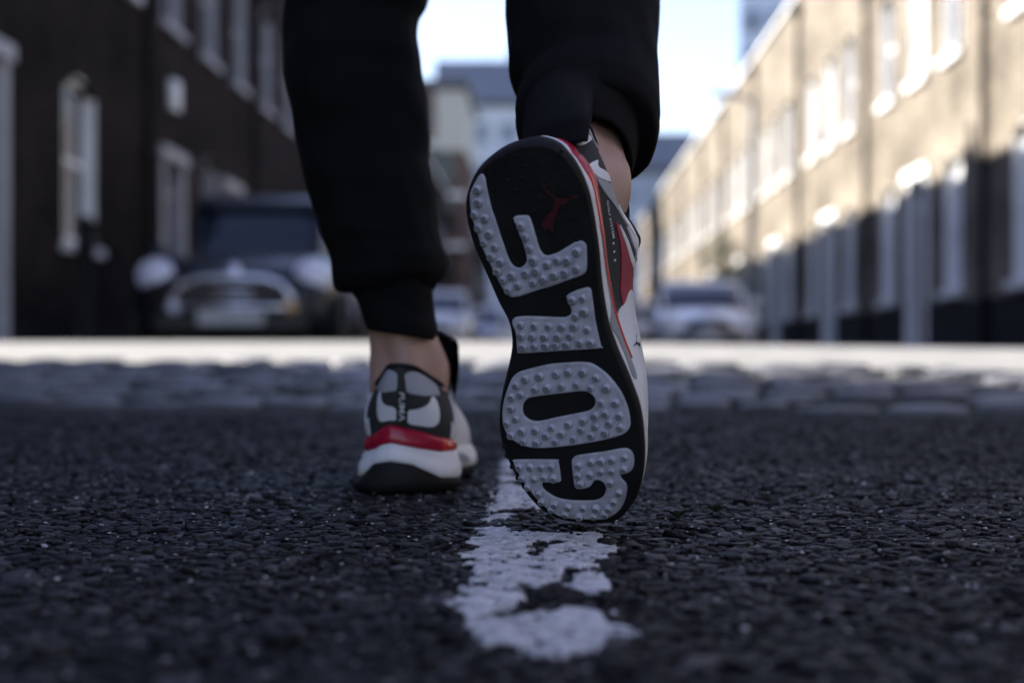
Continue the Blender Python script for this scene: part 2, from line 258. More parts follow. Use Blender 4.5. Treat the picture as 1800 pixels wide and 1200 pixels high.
def painted(X, Y):
    X = np.asarray(X); Y = np.asarray(Y)
    jx = np.array([fbm(a, b, 120) for a, b in zip(X.ravel(), Y.ravel())]).reshape(X.shape)*.0022+cellj(X, Y, 0)*.0055
    jy = np.array([fbm(a+5, b, 90) for a, b in zip(X.ravel(), Y.ravel())]).reshape(X.shape)*.0035+cellj(X, Y, 50)*.0025
    r = np.zeros(X.shape, bool)
    for P in PAINT: r |= inpoly(X+jx, Y+jy, P)
    for P in CRACK: r &= ~inpoly(X+jx, Y+jy, P)
    return r
# --- loose-packed chippings of the asphalt, each a small worn stone
def stone_shapes(sub, n):
    out = []
    for k in range(n):
        bm = bmesh.new(); bmesh.ops.create_icosphere(bm, subdivisions=sub, radius=1)
        for v in bm.verts:
            d = .26*noise.noise(v.co*1.3+Vector((k*7.1, 0, 0)))+.14*noise.noise(v.co*2.6+Vector((0, k*3.3, 0)))
            v.co *= 1+d*1.5
            v.co.z = min(v.co.z, .62+.1*noise.noise(Vector((v.co.x*2, v.co.y*2, k))))
        bmesh.ops.delete(bm, geom=[f for f in bm.faces if all(v.co.z < -.25 for v in f.verts)], context='FACES')
        bmesh.ops.delete(bm, geom=[v for v in bm.verts if not v.link_faces], context='VERTS')
        bm.verts.index_update()
        out.append((np.array([v.co[:] for v in bm.verts]), np.array([[v.index for v in f.verts] for f in bm.faces]))); bm.free()
    return out
def scatter(name, y0, y1, cell, margin, shapes, m, smin, smax, zc):
    P = []
    y = y0
    while y < y1:
        hw = .38*y+margin; n = int(2*hw/cell)
        x = -hw+(np.arange(n)+.5)*cell+rng.uniform(-.45, .45, n)*cell
        P.append(np.stack([x, y+rng.uniform(-.45, .45, n)*cell], 1)); y += cell*.82
    P = np.vstack(P); N = len(P)
    a = (smin+(smax-smin)*rng.beta(1.4, 2.2, N)*1.25)*np.where(rng.random(N) < .10, 1.5, 1); b = a*rng.uniform(.6, 1., N); h = np.minimum(a, b)*rng.uniform(.42, .85, N)
    th = rng.uniform(0, 2*np.pi, N); zoff = zc+rng.normal(0, .0009, N)
    tilt = rng.normal(0, .11, (N, 2)); kind = rng.integers(0, len(shapes), N)
    pm = painted(P[:, 0], P[:, 1]) if y0 < 2 else np.zeros(N, bool)
    VV = []; FF = []; CC = []; off = 0
    for k, (v, f) in enumerate(shapes):
        idx = np.where(kind == k)[0]
        if not len(idx): continue
        lx = v[None, :, 0]*a[idx, None]; ly = v[None, :, 1]*b[idx, None]; lz = v[None, :, 2]*h[idx, None]
        lz = lz+lx*tilt[idx, 0, None]+ly*tilt[idx, 1, None]
        c, s = np.cos(th[idx])[:, None], np.sin(th[idx])[:, None]
        W = np.stack([lx*c-ly*s+P[idx, 0, None], lx*s+ly*c+P[idx, 1, None], lz+zoff[idx, None]], -1)
        if pm.any(): W[..., 2] = np.where(pm[idx][:, None], np.minimum(W[..., 2], .0022), W[..., 2])
        n = len(v); VV.append(W.reshape(-1, 3)); FF.append((f[None]+np.arange(len(idx))[:, None, None]*n+off).reshape(-1, 3)); off += n*len(idx)
    V = np.vstack(VV); F = np.vstack(FF)
    me = bpy.data.meshes.new(name); me.vertices.add(len(V)); me.vertices.foreach_set('co', V.ravel().astype(np.float32))
    me.loops.add(F.size); me.loops.foreach_set('vertex_index', F.ravel().astype(np.int32))
    me.polygons.add(len(F)); me.polygons.foreach_set('loop_start', np.arange(0, F.size, 3, dtype=np.int32)); me.update(); me.validate()
    me.polygons.foreach_set('use_smooth', rng.random(len(F)) < .6); me.materials.append(m)
    o = bpy.data.objects.new(name, me); COL.objects.link(o); return o
def stone_mat():
    m = bpy.data.materials.new('chippings'); m.use_nodes = True; t = m.node_tree; b = t.nodes['Principled BSDF']
    g = t.nodes.new('ShaderNodeNewGeometry'); r = t.nodes.new('ShaderNodeValToRGB'); cr = r.color_ramp
    cols = [(0, (.005,.0052,.006)), (.3, (.010,.0102,.012)), (.5, (.017,.0172,.020)), (.66, (.032,.032,.036)), (.78, (.055,.044,.037)), (.86, (.085,.084,.092)), (.95, (.15,.147,.15)), (1, (.30,.29,.285))]
    cr.elements[0].color = (*cols[0][1], 1); cr.elements[1].color = (*cols[-1][1], 1)
    for p, c in cols[1:-1]: e = cr.elements.new(p); e.color = (*c, 1)
    t.links.new(g.outputs['Random Per Island'], r.inputs['Fac'])
    tc = t.nodes.new('ShaderNodeTexCoord'); n = t.nodes.new('ShaderNodeTexNoise'); n.inputs['Scale'].default_value = 260; n.inputs['Detail'].default_value = 9
    t.links.new(tc.outputs['Object'], n.inputs['Vector'])
    mr = t.nodes.new('ShaderNodeMapRange'); mr.inputs['From Min'].default_value = .3; mr.inputs['From Max'].default_value = .72; mr.inputs['To Min'].default_value = .12; mr.inputs['To Max'].default_value = .66
    t.links.new(n.outputs['Fac'], mr.inputs['Value'])
    mx = t.nodes.new('ShaderNodeMix'); mx.data_type = 'RGBA'; mx.blend_type = 'MULTIPLY'; mx.inputs[0].default_value = 1
    t.links.new(r.outputs['Color'], mx.inputs[6]); t.links.new(mr.outputs['Result'], mx.inputs[7]); t.links.new(mx.outputs[2], b.inputs['Base Color'])
    bp = t.nodes.new('ShaderNodeBump'); bp.inputs['Strength'].default_value = .8; bp.inputs['Distance'].default_value = .0012
    n2 = t.nodes.new('ShaderNodeTexNoise'); n2.inputs['Scale'].default_value = 700; n2.inputs['Detail'].default_value = 6; t.links.new(tc.outputs['Object'], n2.inputs['Vector'])
    t.links.new(n2.outputs['Fac'], bp.inputs['Height']); t.links.new(bp.outputs['Normal'], b.inputs['Normal'])
    b.inputs['Roughness'].default_value = .6; b.inputs['Specular IOR Level'].default_value = .22
    return m
m_chip = stone_mat()
tag(scatter('asphalt_chippings', .40, 1.65, .0081, .30, stone_shapes(2, 14), m_chip, .0025, .0068, -.0004), 'dark worn stone chippings of the asphalt around the shoes', 'asphalt', kind='stuff')
tag(scatter('asphalt_chippings', 1.65, 3.06, .0105, .55, stone_shapes(1, 6), m_chip, .0045, .0085, .0), 'dark stone chippings of the asphalt short of the cobbles', 'asphalt', kind='stuff')
# grit: tiny pale grains lying on the chippings
def grit():
    sh = stone_shapes(1, 2)
    o = scatter('grit', .5, 1.6, .035, .1, sh, mat('pale_grit', (.42, .42, .43), .7, var=.5, vscale=300), .0007, .0016, .0034)
    return tag(o, 'tiny pale grains of grit lying on the asphalt', 'grit', kind='stuff')
grit()
# --- the worn white line: a thin uneven coat lying over the chippings
def road_line():
    ys = [.56]
    while ys[-1] < 2.9: ys.append(ys[-1]+(.0014 if ys[-1] < 1.2 else .003))
    ys = np.array(ys); xs = np.arange(-.105, .105, .0015); X, Y = np.meshgrid(xs, ys)
    keep = painted(X, Y)
    wear = np.array([fbm(a, b, 55)+.6*fbm(a, b, 210) for a, b in zip(X.ravel(), Y.ravel())]).reshape(X.shape)
    keep &= wear > -.80
    crack = np.array([fbm(a*1.0+7, b*1.5, 26)+.4*fbm(a, b, 120) for a, b in zip(X.ravel(), Y.ravel())]).reshape(X.shape)
    keep &= np.abs(crack) > .016
    Z = np.array([.0027+.0012*fbm(a+2, b, 85)+.0007*fbm(a, b+3, 260) for a, b in zip(X.ravel(), Y.ravel())]).reshape(X.shape)
    er = keep.copy()
    er[1:] &= keep[:-1]; er[:-1] &= keep[1:]; er[:, 1:] &= keep[:, :-1]; er[:, :-1] &= keep[:, 1:]
    Z = np.where(er, Z, .0002)
    ny, nx = X.shape; idx = -np.ones(X.shape, int); q = keep[:-1, :-1] & keep[1:, :-1] & keep[:-1, 1:] & keep[1:, 1:]
    used = np.zeros(X.shape, bool); used[:-1, :-1] |= q; used[1:, :-1] |= q; used[:-1, 1:] |= q; used[1:, 1:] |= q
    idx[used] = np.arange(used.sum()); J, I = np.where(q)
    F = np.stack([idx[J, I], idx[J, I+1], idx[J+1, I+1], idx[J+1, I]], 1)
    m = mat('road_paint', (.36, .36, .37), .75, col2=(.82, .82, .83), vscale=130, bump=.7, bscale=500, bdist=.0012, detail=9)
    o = mesh_obj('road_marking', np.stack([X[used], Y[used], Z[used]], 1), F, m, None, True)
    return tag(o, 'worn cracked white line painted along the asphalt', 'road marking', kind='structure')
road_line()
# --- setts of the ramp
def setts():
    root = empty('cobbled_ramp', (0, 3.1, 0)); tag(root, 'band of grey granite cobbles crossing the road', 'cobbles', kind='structure')
    shapes = []
    for k in range(8):
        bm = bmesh.new(); bmesh.ops.create_cube(bm, size=1)
        bmesh.ops.subdivide_edges(bm, edges=bm.edges[:], cuts=2, use_grid_fill=True)
        for v in bm.verts:
            top = v.co.z > .4; r = max(abs(v.co.x), abs(v.co.y))
            cx, cy = v.co.x*2, v.co.y*2
            if abs(cx) > .9 and abs(cy) > .9: v.co.x *= .95; v.co.y *= .93
            if top: v.co.z -= .08*max(abs(cx), abs(cy))**4+.05*noise.noise(Vector((cx*1.5, cy*1.5, k*5)))
            v.co.x += .03*noise.noise(Vector((cx, cy, k*3.1))); v.co.y += .03*noise.noise(Vector((cy, cx, k*2.3+9)))
        me = bpy.data.meshes.new('sett'); bm.to_mesh(me); bm.free(); me.materials.append(m_granite)
        me.polygons.foreach_set('use_smooth', [True]*len(me.polygons)); shapes.append(me)
    ang = math.atan(-.2); far = MB()
    rr = random.Random(3)
    for row in range(10):
        vv = 3.09+row*.103; u = -5.0+rr.uniform(0, .15)
        while u < 4.6:
            l = rr.uniform(.11, .20); x = u+l/2; y = (vv-.2*x)
            if rr.random() > .11:
                far_ = abs(x) > 2.15
                o = bpy.data.objects.new('sett', rr.choice(shapes)); COL.objects.link(o); o.parent = root
                zz = float(gz(x, y)); sl = float(gz(x, y+.05)-gz(x, y-.05))/.1
                o.location = (x, y-3.1, zz-.022+rr.uniform(-.010, .006)); o.scale = (l-.02, .086, .08)
                o.rotation_euler = (math.atan(sl)+rr.uniform(-.03, .03), rr.uniform(-.025, .025), ang+rr.uniform(-.03, .03))
                if far_:
                    Mx = Matrix.LocRotScale(o.location, o.rotation_euler, o.scale); me_ = o.data
                    far.add([tuple(Mx @ v.co) for v in me_.vertices], [tuple(p_.vertices) for p_ in me_.polygons]); bpy.data.objects.remove(o)
            u += l
    tag(far.build('setts', m_granite, root, True), kind='stuff')
    # the mossy soil in the joints
    sheet_o = sheet('joint_soil', np.linspace(-5.2, 5.0, 80), np.linspace(2.98, 4.12, 16), gz, mat('mossy_soil', (.010, .010, .010), .95, col2=(.014, .022, .010), vscale=5, bump=.6, bscale=150), -.002, skew=.2)
    sheet_o.parent = root; sheet_o.location = (0, -3.1, 0); del sheet_o['kind']
setts()

# ------------------------------------------------------------------ houses
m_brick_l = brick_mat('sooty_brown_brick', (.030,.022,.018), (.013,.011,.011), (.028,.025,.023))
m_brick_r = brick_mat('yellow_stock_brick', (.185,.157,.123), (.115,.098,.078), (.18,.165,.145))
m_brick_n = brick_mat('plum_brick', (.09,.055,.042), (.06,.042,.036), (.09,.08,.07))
m_white = mat('white_joinery', (.72, .72, .72), .45, var=.08, vscale=5)
m_sill = mat('painted_stone', (.66, .65, .63), .6, var=.12, vscale=6, bump=.2)
m_glass = mat('window_glass', (.012, .014, .018), .06, spec=.5, var=.2, vscale=1.5)
m_dull = mat('shaded_white_paint', (.34, .34, .36), .6, var=.15, vscale=4)  # darker copy of the white joinery, left-side shade put into its colour
m_blind = mat('glass_with_white_blind', (.62, .63, .65), .3, spec=.3, var=.12, vscale=2.5)
m_slate = mat('slate', (.06, .065, .08), .55, var=.3, vscale=6, bump=.4, bscale=30)
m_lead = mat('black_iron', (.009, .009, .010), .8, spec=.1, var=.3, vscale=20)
m_door = [mat('black_door', (.010, .010, .011), .4), mat('navy_door', (.012, .018, .045), .3), mat('grey_door', (.10, .105, .12), .35), mat('maroon_door', (.06, .012, .014), .3)]
m_brass = mat('brass', (.5, .36, .14), .3, metal=1)
m_plinth = mat('pale_plinth', (.30, .29, .275), .8, var=.25, vscale=4, bump=.3)
m_clay = mat('clay', (.28, .12, .07), .8, var=.2)
def wall_front(mb, W, H, openings, depth=.14):
    """brick front in the x-z plane at y=0 with real openings and reveals"""
    X = sorted({-W/2, W/2, *[o[0]-o[3]/2 for o in openings], *[o[0]+o[3]/2 for o in openings]})
    Z = sorted({0., H, *[o[1] for o in openings], *[o[2] for o in openings]})
    inside = lambda x, z: any(abs(x-o[0]) < o[3]/2 and o[1] < z < o[2] for o in openings)
    for i in range(len(X)-1):
        for k in range(len(Z)-1):
            if not inside((X[i]+X[i+1])/2, (Z[k]+Z[k+1])/2):
                mb.add([(X[i],0,Z[k]),(X[i+1],0,Z[k]),(X[i+1],0,Z[k+1]),(X[i],0,Z[k+1])], [(0,1,2,3)])
def window(root, o, arch=True, blind=False, brickside=1):
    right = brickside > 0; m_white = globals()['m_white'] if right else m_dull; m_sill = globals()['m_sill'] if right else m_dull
    xc, z0, z1, w_, _ = o; h = z1-z0
    f = MB(); d0, d1 = .004, .20; t = .07
    # box reveal lining and sash frame
    f.box(xc-w_/2, xc-w_/2+.03, d0, d1, z0, z1); f.box(xc+w_/2-.03, xc+w_/2, d0, d1, z0, z1); f.box(xc-w_/2+.03, xc+w_/2-.03, d0, d1, z1-.03, z1)
    a, b = xc-w_/2+.03, xc+w_/2-.03
    f.box(a, a+t, .10, .16, z0, z1-.03); f.box(b-t, b, .10, .16, z0, z1-.03); f.box(a+t, b-t, .10, .16, z1-.03-t, z1-.03); f.box(a+t, b-t, .10, .16, z0, z0+t+.02)
    f.box(a+t, b-t, .095, .15, z0+h*.5-.03, z0+h*.5+.03)
    f.box(xc-.012, xc+.012, .105, .145, z0+t+.02, z0+h*.5-.03); f.box(xc-.012, xc+.012, .105, .145, z0+h*.5+.03, z1-.03-t)
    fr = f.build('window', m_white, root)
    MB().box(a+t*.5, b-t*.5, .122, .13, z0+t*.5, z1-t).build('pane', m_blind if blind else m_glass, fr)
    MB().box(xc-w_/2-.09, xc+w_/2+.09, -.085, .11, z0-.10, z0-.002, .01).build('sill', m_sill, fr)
    if arch:                                           # segmental brick arch hanging into the opening
        mb = MB(); n = 10; rise = .16
        top = []; bot = []
        for k in range(n+1):
            u = -1+2*k/n; bot.append((xc+u*(w_/2-.002), z1-rise*u*u))
        for y in (-.006, .09): mb.add([(x, y, z) for x, z in bot]+[(xc-w_/2+.002, y, z1+.02), (xc+w_/2-.002, y, z1+.02)], [])
        m_ = n+3; F = []
        for k in range(n//2): F.append((k, k+1, m_-2))
        for k in range(n//2, n): F.append((k, k+1, m_-1))
        F.append((n//2, m_-1, m_-2))
        mb.f += F+[tuple(i+m_ for i in f_[::-1]) for f_ in F]+[(k, k+m_, k+1+m_, k+1) for k in range(n)]
        return fr, mb
    return fr, None
def house(label, x, y, side_, W, H, openings, brick, seed=0, arch=True, roof='parapet', group=None, depth_=8., chimney=True, pipe=True):
    rz = R(-90) if side_ > 0 else R(90)
    root = empty('terraced_house', st2w(x, y, 0), SROT+rz); tag(root, label, 'house', group)
    rr = random.Random(seed)
    wins = [o for o in openings if o[4] == 'w']; doors = [o for o in openings if o[4] == 'd']
    mb = MB(); wall_front(mb, W, H, openings)
    # side, back and top of the shell
    mb.add([(-W/2,0,0),(-W/2,0,H),(-W/2,depth_,H),(-W/2,depth_,0)], [(0,1,2,3)]); mb.add([(W/2,0,0),(W/2,depth_,0),(W/2,depth_,H),(W/2,0,H)], [(0,1,2,3)])
    mb.add([(-W/2,depth_,0),(-W/2,depth_,H),(W/2,depth_,H),(W/2,depth_,0)], [(0,1,2,3)])
    mb.add([(-W/2,0,H),(W/2,0,H),(W/2,.3,H),(-W/2,.3,H)], [(0,1,2,3)])
    arches = []
    for o in wins: fr, a = window(root, o, arch, side_ > 0 and rr.random() < (.85 if o[1] < 2 else .4), 1 if (side_ > 0 or seed == 20) else -1); arches.append(a)
    for a in arches:
        if a: mb.add(a.v, a.f)
    mb.build('wall', brick, root)
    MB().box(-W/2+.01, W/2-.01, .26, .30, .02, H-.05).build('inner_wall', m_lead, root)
    for o in doors:
        xc, z0, z1, w_, _ = o
        f = MB(); f.box(xc-w_/2-.10, xc-w_/2+.05, -.03, .18, 0, z1); f.box(xc+w_/2-.05, xc+w_/2+.10, -.03, .18, 0, z1); f.box(xc-w_/2-.16, xc+w_/2+.16, -.07, .18, z1, z1+.16, .015)
        f.box(xc-w_/2+.05, xc+w_/2-.05, .09, .16, z1-.42, z1-.36)
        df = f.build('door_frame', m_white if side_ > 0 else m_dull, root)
        d = MB(); d.box(xc-w_/2+.05, xc+w_/2-.05, .12, .16, .12, z1-.42)
        for k in (-1, 1):
            d.box(xc+k*w_*.2-.13, xc+k*w_*.2+.13, .105, .125, .3, .95, .01); d.box(xc+k*w_*.2-.13, xc+k*w_*.2+.13, .105, .125, 1.1, z1-.6, .01)
        dl = d.build('door', rr.choice(m_door), root)
        MB().lathe([(.0,0),(.03,.01),(.034,.03),(.015,.05),(0,.055)], 10, Matrix.Translation((xc, .12, 1.02)) @ Matrix.Rotation(R(90), 4, 'X')).build('door_knob', m_brass, dl, True)
        MB().box(xc-w_/2+.05, xc+w_/2-.05, .125, .135, z1-.36, z1).build('fanlight', m_glass, df)
        MB().box(xc-w_/2-.12, xc+w_/2+.12, -.32, .12, 0, .12, .012).build('doorstep', m_sill, root)
    MB().box(-W/2+.003, W/2-.003, -.09, .34, H, H+.09, .012).build('coping', m_sill, root)
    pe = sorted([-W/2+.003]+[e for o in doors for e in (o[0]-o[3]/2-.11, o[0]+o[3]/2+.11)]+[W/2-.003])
    for k in range(0, len(pe), 2): MB().box(pe[k], pe[k+1], -.03, -.001, 0, .80 if side_ > 0 else .4, .006).build('shade_plinth', m_lead, root)  # black band added so its colour deepens the shade at the wall foot
    rf = MB(); n = 6
    rf.add([(-W/2,.3,H-.1),(W/2,.3,H-.1),(W/2,depth_/2,H+.9),(-W/2,depth_/2,H+.9),(-W/2,depth_,H-.1),(W/2,depth_,H-.1)], [(0,1,2,3),(3,2,5,4),(0,3,4),(1,5,2)])
    ro = rf.build('roof', m_slate, root)
    if chimney:
        c = MB(); c.box(W/2-.5, W/2-.02, 3.2, 4.6, H, H+1.9, .0); c.box(W/2-.56, W/2+.0, 3.12, 4.68, H+1.9, H+2.02, .0)
        co = c.build('chimney', brick, ro)
        for k in range(3): MB().lathe([(.13,0),(.11,.1),(.10,.42),(.12,.44),(.12,.48)], 10).build('chimney_pot', m_clay, ro, True, (W/2-.26, 3.5+k*.42, H+2.0))
    if pipe:
        p = MB(); px = -W/2+.12 if side_ > 0 else W/2-.12
        p.tube([(px, -.07, .05), (px, -.07, H-.4), (px, .02, H-.25)], .042, 8)
        for zz in (.6, 2.4, 4.2, 6.0): p.box(px-.07, px+.07, -.075, -.002, zz, zz+.05)
        p.box(px-.13, px+.13, -.17, -.002, H-.42, H-.2, .01)
        p.build('drainpipe', m_lead, root)
    return root
RX, LX = 5.3, -4.9
def r_open(up=True):
    o = [(0, 0., 2.62, 1.0, 'd')]+[(k*1.78, .95, 2.72, .80, 'w') for k in (-1, 1)]
    return o+[(k*1.78, 4.05, 5.75, .82, 'w') for k in (-1, 0, 1)]
rlabels = ['sunlit yellow brick house at the right edge of the photo', 'sunlit yellow brick house, second along the right side from the photo edge', 'sunlit yellow brick house, third along the right side',
 'sunlit yellow brick house behind the silver car, fourth along the right side', 'sunlit yellow brick house by the street lamp, fifth along the right side', 'sunlit yellow brick house, sixth along the right side',
 'far sunlit yellow brick house, seventh along the right side', 'far sunlit yellow brick house, eighth along the right side', 'far sunlit yellow brick house, ninth along the right side', 'far sunlit yellow brick house, tenth along the right side', 'last sunlit yellow brick house at the far right end of the street']
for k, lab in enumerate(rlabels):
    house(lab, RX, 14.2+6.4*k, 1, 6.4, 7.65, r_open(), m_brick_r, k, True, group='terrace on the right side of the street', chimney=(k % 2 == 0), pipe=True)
def l_open(k):
    up = [(q, 4.35, 6.1, .95, 'w') for q in (-1.95, .1, 2.1)]
    lo = [(-1.95, 0, 2.75, .95, 'd'), (.65, 1.25, 3.0, 1.0, 'w')] if k == 0 else [(-1.9, 0, 2.6, .95, 'd'), (.1, 1.2, 2.95, .95, 'w'), (1.5, 0, 2.6, .95, 'd')]
    return lo+up
llabels = ['dark brown brick house at the left edge of the photo behind the bollard', 'dark brown brick house beside the parked cab with the round headlamps', 'dark brown brick house left of the black trouser leg, third along', 'shaded brown brick house hidden behind the left leg, fourth along', 'shaded brown brick house, fifth along the left side', 'shaded brown brick house, sixth along the left side', 'shaded brown brick house, seventh along the left side', 'shaded brown brick house, eighth along the left side', 'last shaded brown brick house before the tall corner block']
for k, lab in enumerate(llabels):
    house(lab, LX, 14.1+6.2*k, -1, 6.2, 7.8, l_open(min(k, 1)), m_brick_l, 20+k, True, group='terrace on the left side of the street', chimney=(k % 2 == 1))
# near corner houses behind the camera: they throw the shade the shoes stand in
for k, (yy, lab) in enumerate([(1.9, 'plum brick corner house out of frame to the left of the shoes'), (-5.8, 'plum brick house out of frame behind the camera on the left')]):
    h = house(lab, -5.4, yy, -1, 7.7, 9.0, l_open(1), m_brick_n, 50+k, True, group='houses behind the camera', pipe=False)
for k, (yy, lab) in enumerate([(-.2, 'added plum brick corner house, unseen to the right of the shoes'), (-7.9, 'added plum brick house, unseen behind the camera on the right')]):  # right pair added out of view to cut sky light on the shoes
    house(lab, 5.7, yy, 1, 7.7, 9.0, r_open(), m_brick_n, 60+k, True, group='houses behind the camera', pipe=False)
# --- white alarm box on the left wall
ab = MB(); ab.box(-.16, .16, -.10, .0, -.2, .2, .03); abo = ab.build('alarm_box', m_white, None, True, st2w(LX, 18.3, 3.45)); abo.rotation_euler = (0, 0, SROT+R(90)); tag(abo, 'small white alarm box high on the brown brick wall', 'alarm box')
# --- pavements
def pavement(name, x0, x1, y0, y1, side_):
    root = empty(name, st2w((x0+x1)/2, y0, 0), SROT); tag(root, kind='structure')
    wd = abs(x1-x0)/2; n = int((y1-y0)/.9); k0 = 0
    MB().box(-wd, wd, 0, y1-y0, -.05, .10).build('paving_bed', m_slab, root)
    ex = wd if side_ < 0 else -wd
    rr = random.Random(5)
    me = None
    for i in range(min(n, 40)):
        a = ex-.16 if side_ < 0 else ex; 
        if me is None:
            o = MB().box(0, .16, 0, .88, -.05, .125, .015).build('kerb_stone', m_granite, root); me = o.data
        else: o = bpy.data.objects.new('kerb_stone', me); COL.objects.link(o); o.parent = root
        o.location = (a+(.01 if side_ < 0 else -.01), i*.9, rr.uniform(-.004, .004))
pavement('pavement_left', LX, LX+1.5, 11.2, 69, -1)
pavement('pavement_right', RX-1.5, RX, 11.2, 80, 1)

# ------------------------------------------------------------------ far buildings
def block(name, label, cat, x, y, rz, W, D, H, m, floors, bays, zg=3.0, win=(1.4, 1.5), group=None, top=None, pale=None, wm=None):
    root = empty(name, (x, y, 0), rz); tag(root, label, cat, group)
    MB().box(-W/2, W/2, 0, D, 0, H).build('wall', m, root)
    MB().box(-W/2-.25, W/2+.25, -.25, D+.25, H, H+.5, .05).build('roof_edge', top or m_slate, root)
    fh = (H-zg)/max(floors, 1); me = None; wme = None
    for f in range(floors):
        MB().box(-W/2-.06, W/2+.06, -.08, -.001, zg+f*fh-.35, zg+f*fh-.12).build('floor_band', pale or m_sill, root)
        for b in range(bays):
            xc = -W/2+(b+.5)*W/bays
            if me is None:
                o = MB().box(-win[0]/2, win[0]/2, -.05, -.002, 0, win[1]).build('window', wm or m_glass, root); me = o.data
            else: o = bpy.data.objects.new('window', me); COL.objects.link(o); o.parent = root
            o.location = (xc, 0, zg+f*fh+.3)
    return root
m_conc = mat('blue_grey_render', (.30, .33, .42), .75, var=.12, vscale=.4)
m_panel = mat('pale_panel', (.46, .49, .57), .6, var=.1, vscale=.5)
m_dkroof = mat('dark_blue_roof', (.12, .14, .22), .5, var=.2, vscale=.5)
m_farpane = mat('hazy_pane', (.17, .20, .27), .3)
b1 = block('apartment_block', 'blue grey stepped apartment block closing the end of the street', 'building', -1.5, 118, 0, 9.6, 14, 20.5, m_panel, 5, 4, 4, (1.6, 1.7), pale=m_conc, wm=m_farpane)
MB().box(-4.9, 4.9, -.3, 13, 21.0, 24.3).build('attic_storey', m_dkroof, b1)
MB().box(1.2, 4.2, 2, 6, 24.3, 26.0).build('plant_room', m_conc, b1)
b2 = block('apartment_block', 'lower dark roofed apartment block right of the raised shoe', 'building', 9.2, 112, 0, 10.4, 14, 14.2, m_conc, 4, 5, 3, (1.3, 1.5), pale=m_panel, wm=m_farpane)
MB().box(-5.2, 5.2, -.3, 13, 14.7, 17.4).build('attic_storey', m_dkroof, b2)
block('office_tower', 'tall blue grey tower above the right roofline', 'tower', 33.2, 160, R(-12), 15, 15, 75, mat('tower_glass', (.42, .50, .66), .4, var=.15, vscale=.3), 16, 5, 6, (2.2, 2.4), wm=m_farpane)
p = st2w(-7.6, 71.5); b3 = block('corner_block', 'tall brown brick corner block with a pale end bay, far left', 'building', p.x, p.y, SROT, 6.8, 9, 13.4, m_brick_n, 4, 3, 3.2, (1.1, 1.7), wm=m_glass)
MB().box(1.9, 3.41, -.12, 9.1, 10.3, 13.3).build('stucco_bay', mat('cream_stucco', (.40, .38, .35), .8, var=.1), b3)
for k in range(5):
    house(['shaded brick house just past the tall corner block', 'shaded brick house, second past the tall corner block', 'shaded brick house, third past the tall corner block', 'shaded brick house, fourth past the tall corner block', 'shaded brick house at the far left end of the street'][k], LX, 84+6.2*k, -1, 6.2, 8.0, l_open(1), m_brick_l, 80+k, True, group='houses past the corner block', chimney=(k % 2 == 0))

# ------------------------------------------------------------------ cars
m_tyre = mat('tyre', (.012, .012, .012), .8, bump=.3); m_rim = mat('alloy', (.35, .36, .38), .35, metal=.9)
m_chrome = mat('chrome', (.72, .74, .82), .3, metal=.9); m_lens = mat('headlamp_lens', (.66, .68, .76), .25, spec=.8, coat=.6); m_amber = mat('amber_lens', (.5, .3, .12), .3)
m_cglass = mat('car_glass', (.012, .018, .032), .08, spec=.5); m_plastic = mat('black_plastic', (.012, .012, .013), .5); m_plate = mat('number_plate', (.42, .43, .45), .5, var=.1); m_red = mat('tail_lens', (.35, .02, .02), .25)
def sect(hw, z0, z1, y, n=28, e=4.):
    out = []
    for k in range(n):
        t = 2*math.pi*k/n; c, s = math.cos(t), math.sin(t)
        out.append((hw*math.copysign(abs(c)**(2/e), c), y, (z0+z1)/2+(z1-z0)/2*math.copysign(abs(s)**(2/e), s)))
    return out
